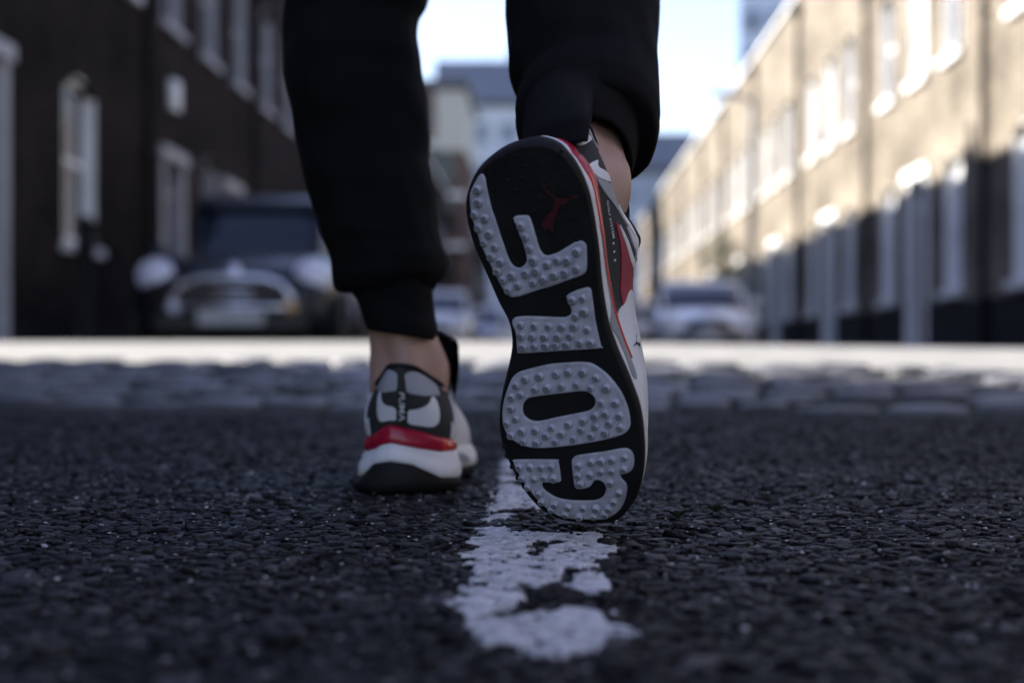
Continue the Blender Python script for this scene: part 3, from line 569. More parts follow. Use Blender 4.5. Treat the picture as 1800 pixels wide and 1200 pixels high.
def car(label, x, y, rz, paint, style='hatch', group='parked cars', tall=False, scale=1.):
    root = empty('parked_car', (x, y, 0), rz); root.scale = (scale,)*3; tag(root, label, 'car', group)
    if style == 'hatch':
        L = 3.84; st = [(0,.56,.30,.60),(.04,.70,.24,.70),(.14,.79,.21,.80),(.45,.83,.2,.90),(.95,.845,.2,.965),(1.3,.85,.2,.99),(2.4,.85,.2,1.0),(3.2,.845,.2,.99),(3.62,.82,.22,.95),(3.80,.74,.28,.86),(3.84,.62,.36,.72)]
        gh = [(1.0,.66,.93,.97),(1.30,.69,.93,1.14),(1.72,.655,.93,1.37),(2.1,.65,.93,1.41),(3.1,.64,.93,1.39),(3.45,.66,.93,1.25),(3.66,.68,.93,.99)]; wb = (.66, 3.13); hz = .74
        if tall: gh = [(1.42,.54,.93,.98),(1.58,.56,.93,1.22),(1.74,.55,.93,1.50),(2.0,.545,.93,1.57),(3.1,.55,.93,1.56),(3.5,.62,.93,1.40),(3.70,.64,.93,1.0)]
    else:
        L = 4.5; st = [(0,.60,.30,.58),(.05,.74,.24,.66),(.2,.83,.21,.74),(.6,.87,.2,.84),(1.1,.88,.2,.92),(1.5,.885,.2,.95),(3.0,.885,.2,.97),(3.8,.87,.2,.98),(4.3,.83,.24,.95),(4.46,.76,.3,.86),(4.5,.64,.38,.74)]
        gh = [(1.25,.70,.9,.94),(1.65,.70,.9,1.14),(2.1,.66,.9,1.38),(2.5,.65,.9,1.43),(3.3,.64,.9,1.40),(3.75,.68,.9,1.2),(4.1,.70,.9,.97)]; wb = (.85, 3.55); hz = .68
    b = MB(); b.loft([sect(hw, z0, z1, yy) for yy, hw, z0, z1 in st]); body = b.build('body', paint, root, True)
    g = MB(); g.loft([sect(hw, z0, z1, yy, 24, 5.) for yy, hw, z0, z1 in gh]); g.build('glasshouse', m_cglass, root, True)
    r = MB(); k1, k2 = gh[2], gh[-3]
    rs = [(yy, hw+.006, z1-.045, z1+.012) for yy, hw, z0, z1 in gh[2:-2]]; rs = [(rs[0][0]-.08, rs[0][1]-.03, rs[0][2]-.04, rs[0][3]-.045)]+rs
    r.loft([sect(hw, z0, z1, yy, 24, 5.) for yy, hw, z0, z1 in rs]); r.build('roof', paint, root, True)
    for s in (-1, 1):
        p_ = MB(); p_.tube([(s*(gh[0][1]+.0), gh[0][0]+.02, .95), (s*(gh[1][1]+.005), gh[1][0], gh[1][3]-.05), (s*(gh[2][1]+.0), gh[2][0], gh[2][3]-.04)], .035, 6); p_.build('pillar', paint, root, True)
        m_ = MB(); m_.loft([sect(.03, .96, 1.0, gh[1][0]+.0, 12), sect(.10, .93, 1.08, gh[1][0]+.04, 12), sect(.10, .93, 1.08, gh[1][0]+.12, 12)]); mo = m_.build('mirror', paint, root, True); mo.location.x = s*.93
        for yy in wb:
            t = MB(); T = Matrix.Translation((s*.74, yy, .31)) @ Matrix.Rotation(R(90)*s, 4, 'Y')
            t.lathe([(.19,-.1),(.27,-.105),(.305,-.08),(.31,0),(.305,.08),(.27,.105),(.19,.1)], 28, T); w_ = t.build('wheel', m_tyre, root, True)
            rm = MB(); rm.lathe([(.205,.06),(.20,.085),(.05,.10),(.0,.10)], 20, T); rm.build('rim', m_rim, w_, True)
            ar = MB(); ar.lathe([(.355,.06),(.37,.128),(.33,.13),(.33,.06)], 28, T); ar.build('wheel_arch', m_plastic, root, True)
        hx = .63 if style == 'hatch' else .66; yf = .12 if style == 'hatch' else .08
        T = Matrix.Translation((s*hx, yf, hz)) @ Matrix.Rotation(R(8)*s, 4, 'Z') @ Matrix.Rotation(R(72), 4, 'X')
        hl = MB(); hl.lathe([(.145,-.06),(.15,.0),(.138,.018),(.125,.012)], 24, T, cap=False); ho = hl.build('headlight', m_chrome, root, True)
        if style != 'hatch': hl
        ln = MB(); ln.lathe([(.128,.006),(.11,.03),(.06,.045),(.0,.05)], 20, T); ln.build('lens', m_lens, ho, True)
        fl = MB(); fl.lathe([(.05,.0),(.055,.03),(.0,.035)], 14, Matrix.Translation((s*.46, .01, .47)) @ Matrix.Rotation(R(90), 4, 'X')); fl.build('fog_light', m_amber if s > 0 else m_lens, root, True)
        tl = MB(); tl.box(s*.72-.09, s*.72+.09, L-.10, L-.02, .62, .84, .02); tl.build('tail_light', m_red, root)
    gw = .47 if style == 'hatch' else .40
    gr = MB(); P = []
    for a, zz in [(-gw-.02,.475),(-gw,.55),(-gw+.07,.655),(-gw+.2,.70),(0,.715),(gw-.2,.70),(gw-.07,.655),(gw,.55),(gw+.02,.475)]: P.append((a, -.035+.16*abs(a)**2*1.0+(.03 if zz > .6 else 0), zz))
    gr.tube(P, .028, 8); gr.tube([P[-1], (0, -.05, .47), P[0]], .024, 8); go = gr.build('grille', m_chrome, root, True)
    MB().box(-gw+.02, gw-.02, -.005, .06, .49, .68, .03).build('grille_mesh', m_plastic, go)
    for k in range(3): MB().tube([(-gw+.07+.03*k, .03, .53+.05*k), (0, -.02, .53+.05*k), (gw-.07-.03*k, .03, .53+.05*k)], .010, 6).build('slat', m_chrome, go, True)
    MB().box(-.60, .60, -.06, .05, .28, .40, .03).build('bumper', m_plastic, root)
    MB().box(-.26, .26, -.075, -.061, .335, .445, .004).build('number_plate', m_plate, root)
    MB().lathe([(.06,0),(.06,.012),(.0,.02)], 16, Matrix.Translation((0, .03, .775)) @ Matrix.Rotation(R(60), 4, 'X')).build('badge', m_chrome, root, True)
    return root
car('tall black cab with round headlamps and chrome grille, parked on the left', -2.56, 13.0, R(3), mat('midnight_paint', (.005, .006, .010), .35, spec=.3, coat=.25, var=.1), 'hatch', tall=True, scale=1.15)
car('silver saloon car parked by the right kerb', 3.22, 23.3, R(-4), mat('silver_paint', (.62, .63, .68), .35, metal=.1, coat=1.), 'saloon')
car('dark car half hidden behind the raised shoe beyond the silver saloon', 2.35, 33, R(0), mat('black_paint', (.008, .009, .014), .3, coat=1.), 'saloon')
car('white hatchback parked far behind the left leg', -1.62, 27.5, R(0), mat('white_paint', (.55, .56, .57), .3, coat=1.), 'hatch')
car('blue saloon parked in the far distance between the legs', -1.05, 38, R(0), mat('blue_paint', (.03, .05, .14), .3, coat=1.), 'saloon')
car('pale grey hatchback parked farthest away between the legs', -.72, 47, R(0), mat('pale_grey_paint', (.45, .46, .48), .3, coat=1.), 'hatch')

# ------------------------------------------------------------------ street furniture, planting
def bollard(label, x, y):
    o = MB().lathe([(r_*1.15, z_*1.18) for r_, z_ in [(.10,0),(.10,.06),(.075,.10),(.062,.14),(.055,.74),(.068,.77),(.068,.81),(.056,.84),(.066,.90),(.062,.96),(.03,1.0),(0,1.01)]], 18)
    return tag(o.build('bollard', m_lead, None, True, (x, y, float(gz(x, y))-.01)), label, 'bollard')
bollard('black iron bollard in front of the left house', -3.3, 11.0)
def lamp_post(label, x, y):
    root = empty('street_lamp', (x, y, .10)); tag(root, label, 'street lamp')
    g = mat('grey_post', (.16, .165, .18), .5)
    MB().lathe([(.11,0),(.11,.9),(.07,1.0),(.055,4.6),(.045,5.0)], 14).build('post', g, root, True)
    MB().tube([(0,0,4.9), (-.1,0,5.05), (-.35,0,5.1)], .03, 8).build('arm', g, root, True)
    h = MB(); h.box(-.75, -.25, -.11, .11, 5.05, 5.15, .03); h.build('lamp_head', g, root)
    MB().box(-.70, -.32, -.08, .08, 5.02, 5.05, .01).build('lamp_lens', m_lens, root)
lamp_post('grey street lamp standing against the sunlit right terrace', 4.72, 28)
def leafy(label, x, y, h, r, seed):
    root = empty('street_tree', (x, y, .1)); tag(root, label, 'tree')
    rr = random.Random(seed)
    t = MB(); t.tube([(0,0,-.05), (.03,.02,h*.3), (-.02,.03,h*.55), (.02,0,h*.8)], [.07,.055,.04,.02], 8)
    for k in range(7):
        a = rr.uniform(0, 6.28); z0 = h*rr.uniform(.35, .65); t.tube([(0,0,z0), (math.cos(a)*r*.5, math.sin(a)*r*.5, z0+r*.4), (math.cos(a)*r*.8, math.sin(a)*r*.8, z0+r*.7)], [.025,.015,.006], 5)
    t.build('trunk', mat('bark', (.06, .045, .035), .9, bump=.5), root, True)
    V = []; F = []
    for c in range(46):
        a = rr.uniform(0, 6.28); e = rr.uniform(-1, 1); q = r*rr.uniform(.3, 1.0)
        cx, cy, cz = math.cos(a)*q*math.sqrt(1-e*e), math.sin(a)*q*math.sqrt(1-e*e), h*.72+e*q*1.1
        for _ in range(60):
            p_ = Vector((cx+rr.gauss(0, .11), cy+rr.gauss(0, .11), cz+rr.gauss(0, .11))); d = Vector((rr.gauss(0,1), rr.gauss(0,1), rr.gauss(0,.6))).normalized(); n_ = d.cross(Vector((rr.gauss(0,1), rr.gauss(0,1), rr.gauss(0,1)))).normalized()
            n = len(V); l = rr.uniform(.04, .08); V += [p_, p_+d*l*.5+n_*l*.28, p_+d*l, p_+d*l*.5-n_*l*.28]; F.append((n, n+1, n+2, n+3))
    mesh_obj('crown', V, F, mat('leaf', (.07, .13, .03), .5, col2=(.03, .07, .015), vscale=6), root)
leafy('small green tree against the right terrace behind the silver car', 5.1, 34.5, 3.0, .75, 4)
def weed(label, x, y, seed, s=1.):
    rr = random.Random(seed); root = empty('weed', (x, y, .002)); tag(root, label, 'weed', 'weeds in the asphalt')
    mw = mat('weed_leaf', (.055, .085, .035), .6, col2=(.035, .055, .025), vscale=80)
    for k in range(7):
        a = rr.uniform(0, 6.28); l = s*rr.uniform(.009, .018); wd = l*.16; V = []; F = []
        n = 6
        for i in range(n+1):
            t = i/n; q = l*t*(1-.25*t); z = l*.75*t*(1-.42*t); hw = wd*math.sin(math.pi*min(1, .12+.88*t))**.8+.0002
            for sgn in (-1, 0, 1): V.append((math.cos(a)*q-math.sin(a)*hw*sgn, math.sin(a)*q+math.cos(a)*hw*sgn, z+(.0012 if sgn else 0)))
        for i in range(n):
            for j in (0, 1): F.append((3*i+j, 3*i+j+1, 3*i+4+j, 3*i+3+j))
        mesh_obj('leaf', V, F, mw, root, True)
weed('tiny green weed in the asphalt right of the raised shoe, nearer the toe', .128, 1.10, 2)
weed('tiny green weed in the asphalt, further right of the raised shoe', .163, 1.14, 5, .8)

# ---- shoe geometry (metres; w across, +w = outer side; s heel->toe; z up) ----
def catmull(pts, n, closed=True):
    P = np.array(pts, float); m = len(P); out = []
    segs = m if closed else m-1
    for i in range(segs):
        if closed: p0, p1, p2, p3 = P[(i-1) % m], P[i], P[(i+1) % m], P[(i+2) % m]
        else: p0, p1, p2, p3 = P[max(i-1,0)], P[i], P[i+1], P[min(i+2,m-1)]
        for k in range(8):
            t = k/8.0
            out.append(.5*((2*p1)+(-p0+p2)*t+(2*p0-5*p1+4*p2-p3)*t*t+(-p0+3*p1-3*p2+p3)*t**3))
    if not closed: out.append(P[-1])
    D = np.array(out)
    E = np.vstack([D, D[:1]]) if closed else D
    L = np.r_[0, np.cumsum(np.linalg.norm(np.diff(E, axis=0), axis=1))]
    u = np.linspace(0, L[-1], n, endpoint=not closed)
    return np.stack([np.interp(u, L, E[:, k]) for k in range(E.shape[1])], 1)
def sstep(x, a, b):
    t = np.clip((x-a)/(b-a), 0, 1); return t*t*(3-2*t)
def spring(s): return np.where(s > .205, 2.6*(s-.205)**2, 0.)
NQ = 360
_o = catmull(np.array(OUTLINE[::-1])/1000., NQ)
_k0 = int(np.argmin(_o[:, 1]+.02*np.abs(_o[:, 0]-.004)))
_o = np.roll(_o, -_k0, 0)
def _ring_smooth(a, n):
    for _ in range(n): a = .25*np.roll(a, 1, 0)+.5*a+.25*np.roll(a, -1, 0)
    return a
_o = _ring_smooth(_o, 6)
_d = np.linalg.norm(np.roll(_o, -1, 0)-_o, axis=1); PER = _d.sum()
_arc = np.r_[0, np.cumsum(_d)[:-1]]
QV = np.where(_arc > PER/2, _arc-PER, _arc)         # signed arc from the heel
_tg = np.roll(_o, -1, 0)-np.roll(_o, 1, 0); _tg /= np.linalg.norm(_tg, axis=1)[:, None]
ON = _ring_smooth(np.stack([_tg[:, 1], -_tg[:, 0]], 1), 10)
if (ON[:, 0]*(_o[:, 0])).sum() < 0: ON = -ON
ON /= np.linalg.norm(ON, axis=1)[:, None]
OP = _o; AQ = np.abs(QV); SB = OP[:, 1]; SPR = spring(SB)
H1 = np.interp(AQ, [0,.02,.045,.1,.2,.36], [.028,.025,.0125,.0095,.010,.012])+SPR
H2 = np.interp(AQ, [0,.05,.1,.15,.22,.3,.36], [.046,.037,.036,.036,.031,.028,.027])+SPR
CLIP = np.interp(AQ, [0,.03,.06,.085,.11,.15,.185,.20], [.015,.0145,.011,.008,.005,.003,.002,0.])
H3 = H2+CLIP
LEAN = .14*sstep(-AQ, -.06, -.015)                    # the back of the heel leans in as it rises
def ringp(off, z):
    z = np.broadcast_to(z, (NQ,)); off = np.broadcast_to(off, (NQ,))-LEAN*np.maximum(0, z-SPR-.006)
    return np.concatenate([OP+ON*off[:, None], z[:, None]], 1)
HB = sstep(-AQ, -.07, -.02); LI = np.interp(QV, [-1,0,.03,.09,.14,.3], [0,0,.0075,.0065,.0035,.0035])
OUTSOLE = [ringp(-.003-.002*HB+.0028*sstep(AQ, .26, .33), SPR), ringp(-.0012-.001*HB, SPR+.0025), ringp(-.3*LI, SPR+.006+.002*HB), ringp(.0003-.7*LI, (H1+SPR)/2+.003), ringp(-.0004-LI, H1-.0008), ringp(-.0016-LI, H1)]
def lay(z0, z1, prof, lean=0.):                               # prof: (t, offset)
    return [ringp(o-LI-lean*HB*min(1., 2*t)+(.0022*(1-t)**2*sstep(-np.abs(AQ-.05), -.04, -.005) if lean else 0), z0+(z1-z0)*t) for t, o in prof]
MIDSOLE = lay(H1, H2, [(0,-.0012),(.06,.0002),(.3,.0008),(.55,-.0002),(.62,-.0016),(.75,-.0018),(.9,-.0035),(1,-.006)], .0022)
CLIPR = lay(H2, H3, [(-.12,-.005),(0,-.0036),(.3,-.003),(.8,-.0036),(1,-.0075)])
# upper
BASE = ringp(-.0068-LI, H3-.0006)
side = np.sign(OP[:, 0]-.004); side[side == 0] = 1
LSH = float(SB.max())
zt = np.interp(SB, [0,.012,.03,.05,.075,.1,.122,.16,.2,.24,LSH], [.114,.112,.102,.094,.093,.111,.128,.102,.078,.063,.046])
st = np.interp(SB, [0,.02,.06,.1,.125,.16,.22,LSH], [.014,.028,.062,.094,.110,.138,.19,.262])
kw = np.interp(SB, [0,.02,.045,.07,.095,.115,.135,.16,LSH], [.5,.56,.76,.9,1.02,.98,.6,.15,.02])
cx = np.interp(SB, [0,.1,.2,LSH], [.004,.003,.0,-.004])
TOP = np.stack([cx+(BASE[:, 0]-cx)*kw, st, zt], 1)
TOP = _ring_smooth(TOP, 14)
NT = 28
def upper_grid():
    f = sstep(SB, .1, .17)[:, None]
    h = (TOP[:, 2]-BASE[:, 2])[:, None]
    n3 = np.concatenate([ON, np.zeros((NQ, 1))], 1); up = np.array([0, 0, 1.])
    hz = (BASE-TOP)*np.array([1, 1, 0])
    P1 = BASE+up*h*(.42+.20*f)+n3*(.0055-.003*f)
    P2r = TOP-up*h*.34+n3*.008
    P2f = TOP+hz*.62+up*.004
    P2 = P2r*(1-f)+P2f*f
    g = []
    for t in np.linspace(0, 1, NT):
        g.append((1-t)**3*BASE+3*(1-t)**2*t*P1+3*(1-t)*t*t*P2+t**3*TOP)
    return np.array(g)                                # NT,NQ,3
UPPER = upper_grid()
_order = np.argsort(QV)
class Surf:
    """grid surface addressed by q (signed arc, m) and v (0..1)"""
    def __init__(s, rows):
        s.g = np.array(rows)[:, _order]; s.q = QV[_order]; s.nv = len(rows)
    def at(s, q, v):
        q = np.asarray(q, float); v = np.clip(np.asarray(v, float), 0, 1)*(s.nv-1)
        i = np.clip(v.astype(int), 0, s.nv-2); fv = (v-i)[..., None]
        qi = np.interp(q, s.q, np.arange(NQ)); j = np.clip(qi.astype(int), 0, NQ-2); fq = (qi-j)[..., None]
        g = s.g
        return (g[i, j]*(1-fv)+g[i+1, j]*fv)*(1-fq)+(g[i, j+1]*(1-fv)+g[i+1, j+1]*fv)*fq
    def nrm(s, q, v):
        q = np.asarray(q, float); v = np.asarray(v, float)
        a = s.at(q+.003, v)-s.at(q-.003, v); b = s.at(q, np.minimum(v+.04, 1))-s.at(q, np.maximum(v-.04, 0))
        n = np.cross(a, b); n /= np.linalg.norm(n, axis=-1)[..., None]+1e-12
        return n
QC = float(QV[int(np.argmin(np.abs(OP[:, 0]+.001)+5*np.maximum(0, OP[:, 1]-.02)))])  # middle of the heel
S_UP = Surf(UPPER); S_MID = Surf(MIDSOLE)

# ------------------------------------------------------------------ the person: legs walking away, trousers, shoes
person = empty('person', (-.03, 1.2, 0)); tag(person, 'person walking away in black joggers and red, white and grey trainers', 'person')
PO = Vector((-.03, 1.2, 0))
m_skin = mat('skin', (.44, .265, .20), .5, col2=(.53, .325, .25), vscale=45, bump=.25, bscale=700, bdist=.0008, sub=.12)
m_cloth = mat('black_jersey', (.0050, .0049, .0053), .9, spec=.15, var=.25, vscale=30, bump=.5, bscale=1300, bdist=.0006)
m_rib = mat('black_rib', (.0048, .0047, .0053), .9, spec=.2, var=.2, vscale=40, bump=.5, bscale=1600, bdist=.0006)
def px(x, y, d): return Vector(((x-900)/2500.*d, d, CAM_H-(y-620)/2500.*d))
NR = 72
def rings_from(rows, e2, fold, shape=None):
    """rows: (row, left, right, depth, b/a, tilt); e2 = direction of the second ring axis"""
    out = []
    for i, (yc, xl, xr, d, ba, tilt) in enumerate(rows):
        c = px((xl+xr)/2, yc, d); a = (xr-xl)/2/2500.*d; b = a*ba; ring = []
        for k in range(NR):
            t = 2*math.pi*k/NR; ct, s_ = math.cos(t), math.sin(t)
            f = fold*(noise.noise(Vector((ct*1.6+3, s_*1.6, c.z*13)))+.5*noise.noise(Vector((ct*3.1, s_*3.1+7, c.z*27))))
            f *= abs(s_)**.7                          # keep the traced outline
            rr_ = 1+f
            p_ = c+Vector((1, 0, 0))*a*rr_*math.copysign(abs(ct)**.92, ct)+e2*b*rr_*math.copysign(abs(s_)**.92, s_); p_.z -= tilt*ct*a
            ring.append(p_)
        out.append(ring)
    return out
def dense(rows, n):
    A = np.array(rows, float); u = np.r_[0, np.cumsum(np.abs(np.diff(A[:, 0]))+1e-6)]; uu = np.linspace(0, u[-1], n)
    return np.stack([np.interp(uu, u, A[:, k]) for k in range(A.shape[1])], 1)
def smooth_rows(A, n=2):
    for _ in range(n): A[1:-1] = .25*A[:-2]+.5*A[1:-1]+.25*A[2:]
    return A
L_ROWS = [(-120,505,775,1.45),(-50,504,765,1.425),(-20,504,757,1.42),(0,503,750,1.415),(10,501,748,1.41),(30,498,734,1.41),(60,497,731,1.405),(100,498,738.5,1.40),(130,500,741,1.40),(170,508,749,1.395),(200,515,752,1.39),(240,522,754.5,1.39),(280,530,751,1.385),(320,538,762,1.38),(340,543,768,1.38),(380,556,769,1.375),(410,563,772,1.37),(430,572,778,1.37),(450,580,787,1.365),(465,583,789,1.365),(480,584,786,1.36),(490,584,779,1.36),(500,586,768,1.36)]
L_CUFF = [(496,596,762,1.358),(505,606,761,1.357),(515,618,761,1.355),(530,628,761.5,1.353),(550,634,765,1.35),(565,638,769,1.348),(580,643,768,1.346),(588,646,765,1.345)]
E2L = Vector((0, 1, 0))
def inner(rings, c, n=4, step=Vector((0, 0, .012)), f=.94):
    out = list(rings)
    for k in range(n):
        cc = sum(rings[-1], Vector())/NR; out.append([cc+(p_-cc)*(f-.01*k)+step*k for p_ in rings[-1]])
    return out
tr = MB()
rowsL = smooth_rows(dense([(*r, 1.05, 0) for r in L_ROWS], 90), 1); ringsL = rings_from(rowsL, E2L, .11)
# the pouch of cloth tucks in over the ribbed cuff
last = ringsL[-1]; cc = sum(last, Vector())/NR
for f_, dz_ in ((.97, -.004), (.90, -.007), (.82, -.006)): ringsL.append([cc+(p_-cc)*f_+Vector((0, 0, dz_)) for p_ in last])
# thigh and hip
def upto(ring, targets):
    out = []; c0 = sum(ring, Vector())/NR
    for c, s in targets: out.append([Vector(c)+(p_-c0)*s for p_ in ring])
    return out[::-1]
hipL = upto(ringsL[0], [((-.150, 1.455, .60), 1.08), ((-.135, 1.44, .72), 1.2), ((-.115, 1.40, .85), 1.28)])
tr.loft([[tuple(p_-PO) for p_ in r] for r in hipL+ringsL], True, True)
R_ROWS = [(-80,880,1166,1.30),(-40,886,1162,1.27),(0,888,1160,1.24),(30,888,1160,1.22),(60,891,1157,1.205),(85,894,1154,1.19),(115,894,1155,1.175),(135,902,1156.5,1.163),(150,914,1157,1.155),(165,919,1158,1.147),(180,911,1158.5,1.138),(200,906,1159.5,1.127),(215,907,1160,1.118),(232,914,1157,1.11)]
R_CUFF = [(222,914,1132,1.115),(240,918,1128,1.108),(262,921,1120,1.098),(280,924,1115,1.09),(292,927,1112,1.085)]
E2R = Vector((0, .68, -.73))
rowsR = smooth_rows(dense([(*r, .98, 0) for r in R_ROWS], 80), 1); ringsR = rings_from(rowsR, E2R, .10)
last = ringsR[-1]; cc = sum(last, Vector())/NR; sh = Vector((0, -.68, -.73))
for f_, dz_ in ((.975, .006), (.92, .010), (.84, .009)): ringsR.append([cc+(p_-cc)*f_+sh*dz_ for p_ in last])
kneeR = Vector((.055, 1.36, .55))
hipR = upto(ringsR[0], [(kneeR, 1.0), ((.05, 1.40, .68), 1.12), ((.045, 1.40, .85), 1.25)])
tr.loft([[tuple(p_-PO) for p_ in r] for r in hipR+ringsR], True, True)
pv = [[(-.035+.17*math.cos(t)*k-PO.x, 1.40+.115*math.sin(t)*k-PO.y, z) for t in [2*math.pi*i/NR for i in range(NR)]] for z, k in ((.80, .75), (.84, .98), (.92, 1.03), (1.0, .95), (1.03, .92))]
tr.loft(pv, True, True)
trousers = tr.build('trousers', m_cloth, person, True); trousers['label'] = 'black jersey jogging trousers'
def cuff(rows, e2, step, tilt, sag=None):
    A = dense([(*r, 1.16, tl) for r, tl in zip(rows, tilt)], 26); rg = rings_from(A, e2, .025)
    rg2 = []
    for i, r in enumerate(rg):                         # knitted ribs
        c0 = sum(r, Vector())/NR; rg2.append([c0+(p_-c0)*(1+.006*(1 if k % 2 else -1)) for k, p_ in enumerate(r)])
    if sag:
        n_ = len(rg2)
        for i, r in enumerate(rg2):
            u = sstep(i/(n_-1.), 0., .62)
            for k in range(NR):
                t = 2*math.pi*k/NR; ct, s_ = math.cos(t), math.sin(t)
                if s_ < 0: r[k] = r[k]+Vector(sag)*float(u*abs(s_)**.8*(1-sstep(ct, -.02-.7*(1-u), .16)))
    rg2 = inner(rg2, None, 5, step, .95)
    o = MB().loft([[tuple(p_-PO) for p_ in r] for r in rg2], True, False).build('cuff', m_rib, trousers, True)
    return o
cuff(L_CUFF, E2L, Vector((0, 0, .012)), [0,0,.02,.05,.09,.13,.15,.15])
cuff(R_CUFF, E2R, Vector((0, .008, .008)), [0,0,0,0,0], (0, -.088, -.032))

# --- skin: two legs and hips as one continuous body
def leg_rings(pts, back):
    """pts: centre, half width, half depth, axis tilt vector e2"""
    out = []
    for c, a, b, e2, mal in pts:
        c = Vector(c); ring = []
        for k in range(48):
            t = 2*math.pi*k/48; ct, s_ = math.cos(t), math.sin(t)
            r_ = 1-.15*mal*(math.exp(-((t-(1.5*math.pi-.62))/.25)**2)+math.exp(-((t-(1.5*math.pi+.62))/.25)**2))
            r_ += .10*mal*(math.exp(-((abs(ct)-1)/.12)**2))
            ring.append(c+Vector((1, 0, 0))*a*ct*r_+Vector(e2)*b*s_*r_)
        out.append(ring)
    return out
SR = Matrix([list(r) for r in SHOE_R]); ST = Vector(SHOE_T)+Vector((0, 0, .0015))
def rs(w_, s_, z_): return SR @ Vector((w_, s_, z_))+ST
def crspl(rows, n):
    A = np.array([list(c)+[a, b]+list(e)+[m_] for c, a, b, e, m_ in rows]); D = catmull(A, n, False)
    return [(tuple(r[:3]), r[3], r[4], tuple(r[5:8]), r[8]) for r in D]
e0 = (0, 1, 0)
LFX = -.097; LH = Vector((LFX, 1.275, .0))             # left heel on the ground
legL = [((LFX, 1.345, .045), .026, .036, e0, 0), ((LFX, 1.342, .07), .031, .042, e0, .3), ((LFX, 1.342, .095), .0345, .040, e0, .8), ((-.0965, 1.344, .12), .0340, .037, e0, 1.), ((-.103, 1.349, .145), .0305, .033, e0, .7), ((-.112, 1.353, .18), .0295, .032, e0, .4), ((-.126, 1.364, .25), .034, .037, e0, .1), ((-.146, 1.385, .36), .048, .050, e0, 0), ((-.152, 1.42, .50), .048, .05, e0, 0), ((-.135, 1.44, .66), .065, .07, e0, 0), ((-.105, 1.40, .84), .075, .08, e0, 0), ((-.06, 1.40, .93), .075, .08, e0, 0)]
eR = (0, .68, -.73)
a1, a2, a3 = rs(.003, .066, .03), rs(.003, .062, .06), rs(.003, .060, .088)
legR = [(a1, .026, .036, (.0, .2, -.98), 0), (a2, .031, .040, (0, .3, -.95), .3), (a3, .034, .042, (0, .45, -.89), .9), (tuple(px(1020, 318, 1.062)), .0345, .041, (0, .6, -.8), 1.), (tuple(px(1020, 288, 1.088)), .0325, .037, eR, .7), ((.0525, 1.13, .318), .032, .036, eR, .4), ((.054, 1.20, .39), .042, .046, eR, .1), ((.055, 1.28, .475), .05, .055, eR, 0), ((.055, 1.355, .56), .052, .056, (0, .9, -.3), 0), ((.05, 1.39, .70), .065, .07, (0, 1, 0), 0), ((.045, 1.40, .84), .075, .08, e0, 0), ((.0, 1.40, .93), .075, .08, e0, 0)]
bd = MB()
bd.loft([[tuple(p_-PO) for p_ in r] for r in leg_rings(crspl(legL, 70), None)]); bd.loft([[tuple(p_-PO) for p_ in r] for r in leg_rings(crspl(legR, 70), None)])
bd.loft([[(-.03+.13*math.cos(t)*k-PO.x, 1.40+.09*math.sin(t)*k-PO.y, z) for t in [2*math.pi*i/48 for i in range(48)]] for z, k in ((.80, .4), (.85, .9), (.93, 1.), (1.0, .85), (1.02, .5))])
body = bd.build('body', m_skin, person, True); body['label'] = 'bare ankles between cuffs and trainers'
rmod = body.modifiers.new('one skin', 'REMESH'); rmod.mode = 'VOXEL'; rmod.voxel_size = .0042; rmod.use_smooth_shade = True
smo = body.modifiers.new('soft', 'SMOOTH'); smo.factor = .5; smo.iterations = 3

# ------------------------------------------------------------------ shoes
m_rubber = mat('black_rubber', (.0045, .0045, .005), .65, spec=.3, col2=(.012, .012, .013), vscale=45, bump=.5, bscale=500, bdist=.0006)
m_foam = mat('white_foam', (.80, .80, .82), .5, var=.05, vscale=40, bump=.25, bscale=900, bdist=.0004)
m_foamgrey = mat('grey_foam', (.27, .28, .30), .5, var=.06, vscale=40)
m_plate_l = mat('lilac_plastic', (.40, .395, .46), .5, col2=(.61, .605, .71), vscale=95, bump=.2, bscale=300, bdist=.0003)
m_base = mat('charcoal_knit', (.028, .030, .031), .8, var=.25, vscale=300, bump=.5, bscale=1500, bdist=.0005)
m_grey = mat('grey_nubuck', (.36, .37, .41), .65, var=.06, vscale=80, bump=.2, bscale=1200, bdist=.0003)
m_pale_l = mat('white_leather', (.80, .80, .83), .42, var=.04, vscale=60, bump=.15, bscale=900, bdist=.0003)
m_crim = mat('crimson_plastic', (.42, .005, .036), .32, coat=.3); m_orange = mat('orange_red_plastic', (.66, .05, .028), .3, coat=.5)
m_wine = mat('dark_red_suede', (.33, .008, .035), .6, bump=.2, bscale=1200, bdist=.0003)
m_lining = mat('black_lining', (.008, .008, .009), .85, bump=.4, bscale=1200, bdist=.0006); m_print = mat('white_print', (.7, .7, .73), .5); m_emb = mat('dark_red_print', (.060, .006, .010), .55)
m_tip = mat('dark_stud_tip', (.20, .20, .225), .7, var=.35, vscale=250)  # stud end faces, darker than the stud sides
m_tab = mat('black_webbing', (.009, .009, .010), .6, bump=.4, bscale=1500, bdist=.0004)
def strip(rings):
    A = np.array(rings); n = A.shape[1]; mb = MB(); mb.loft([[tuple(p_) for p_ in r] for r in A], True, False); return mb
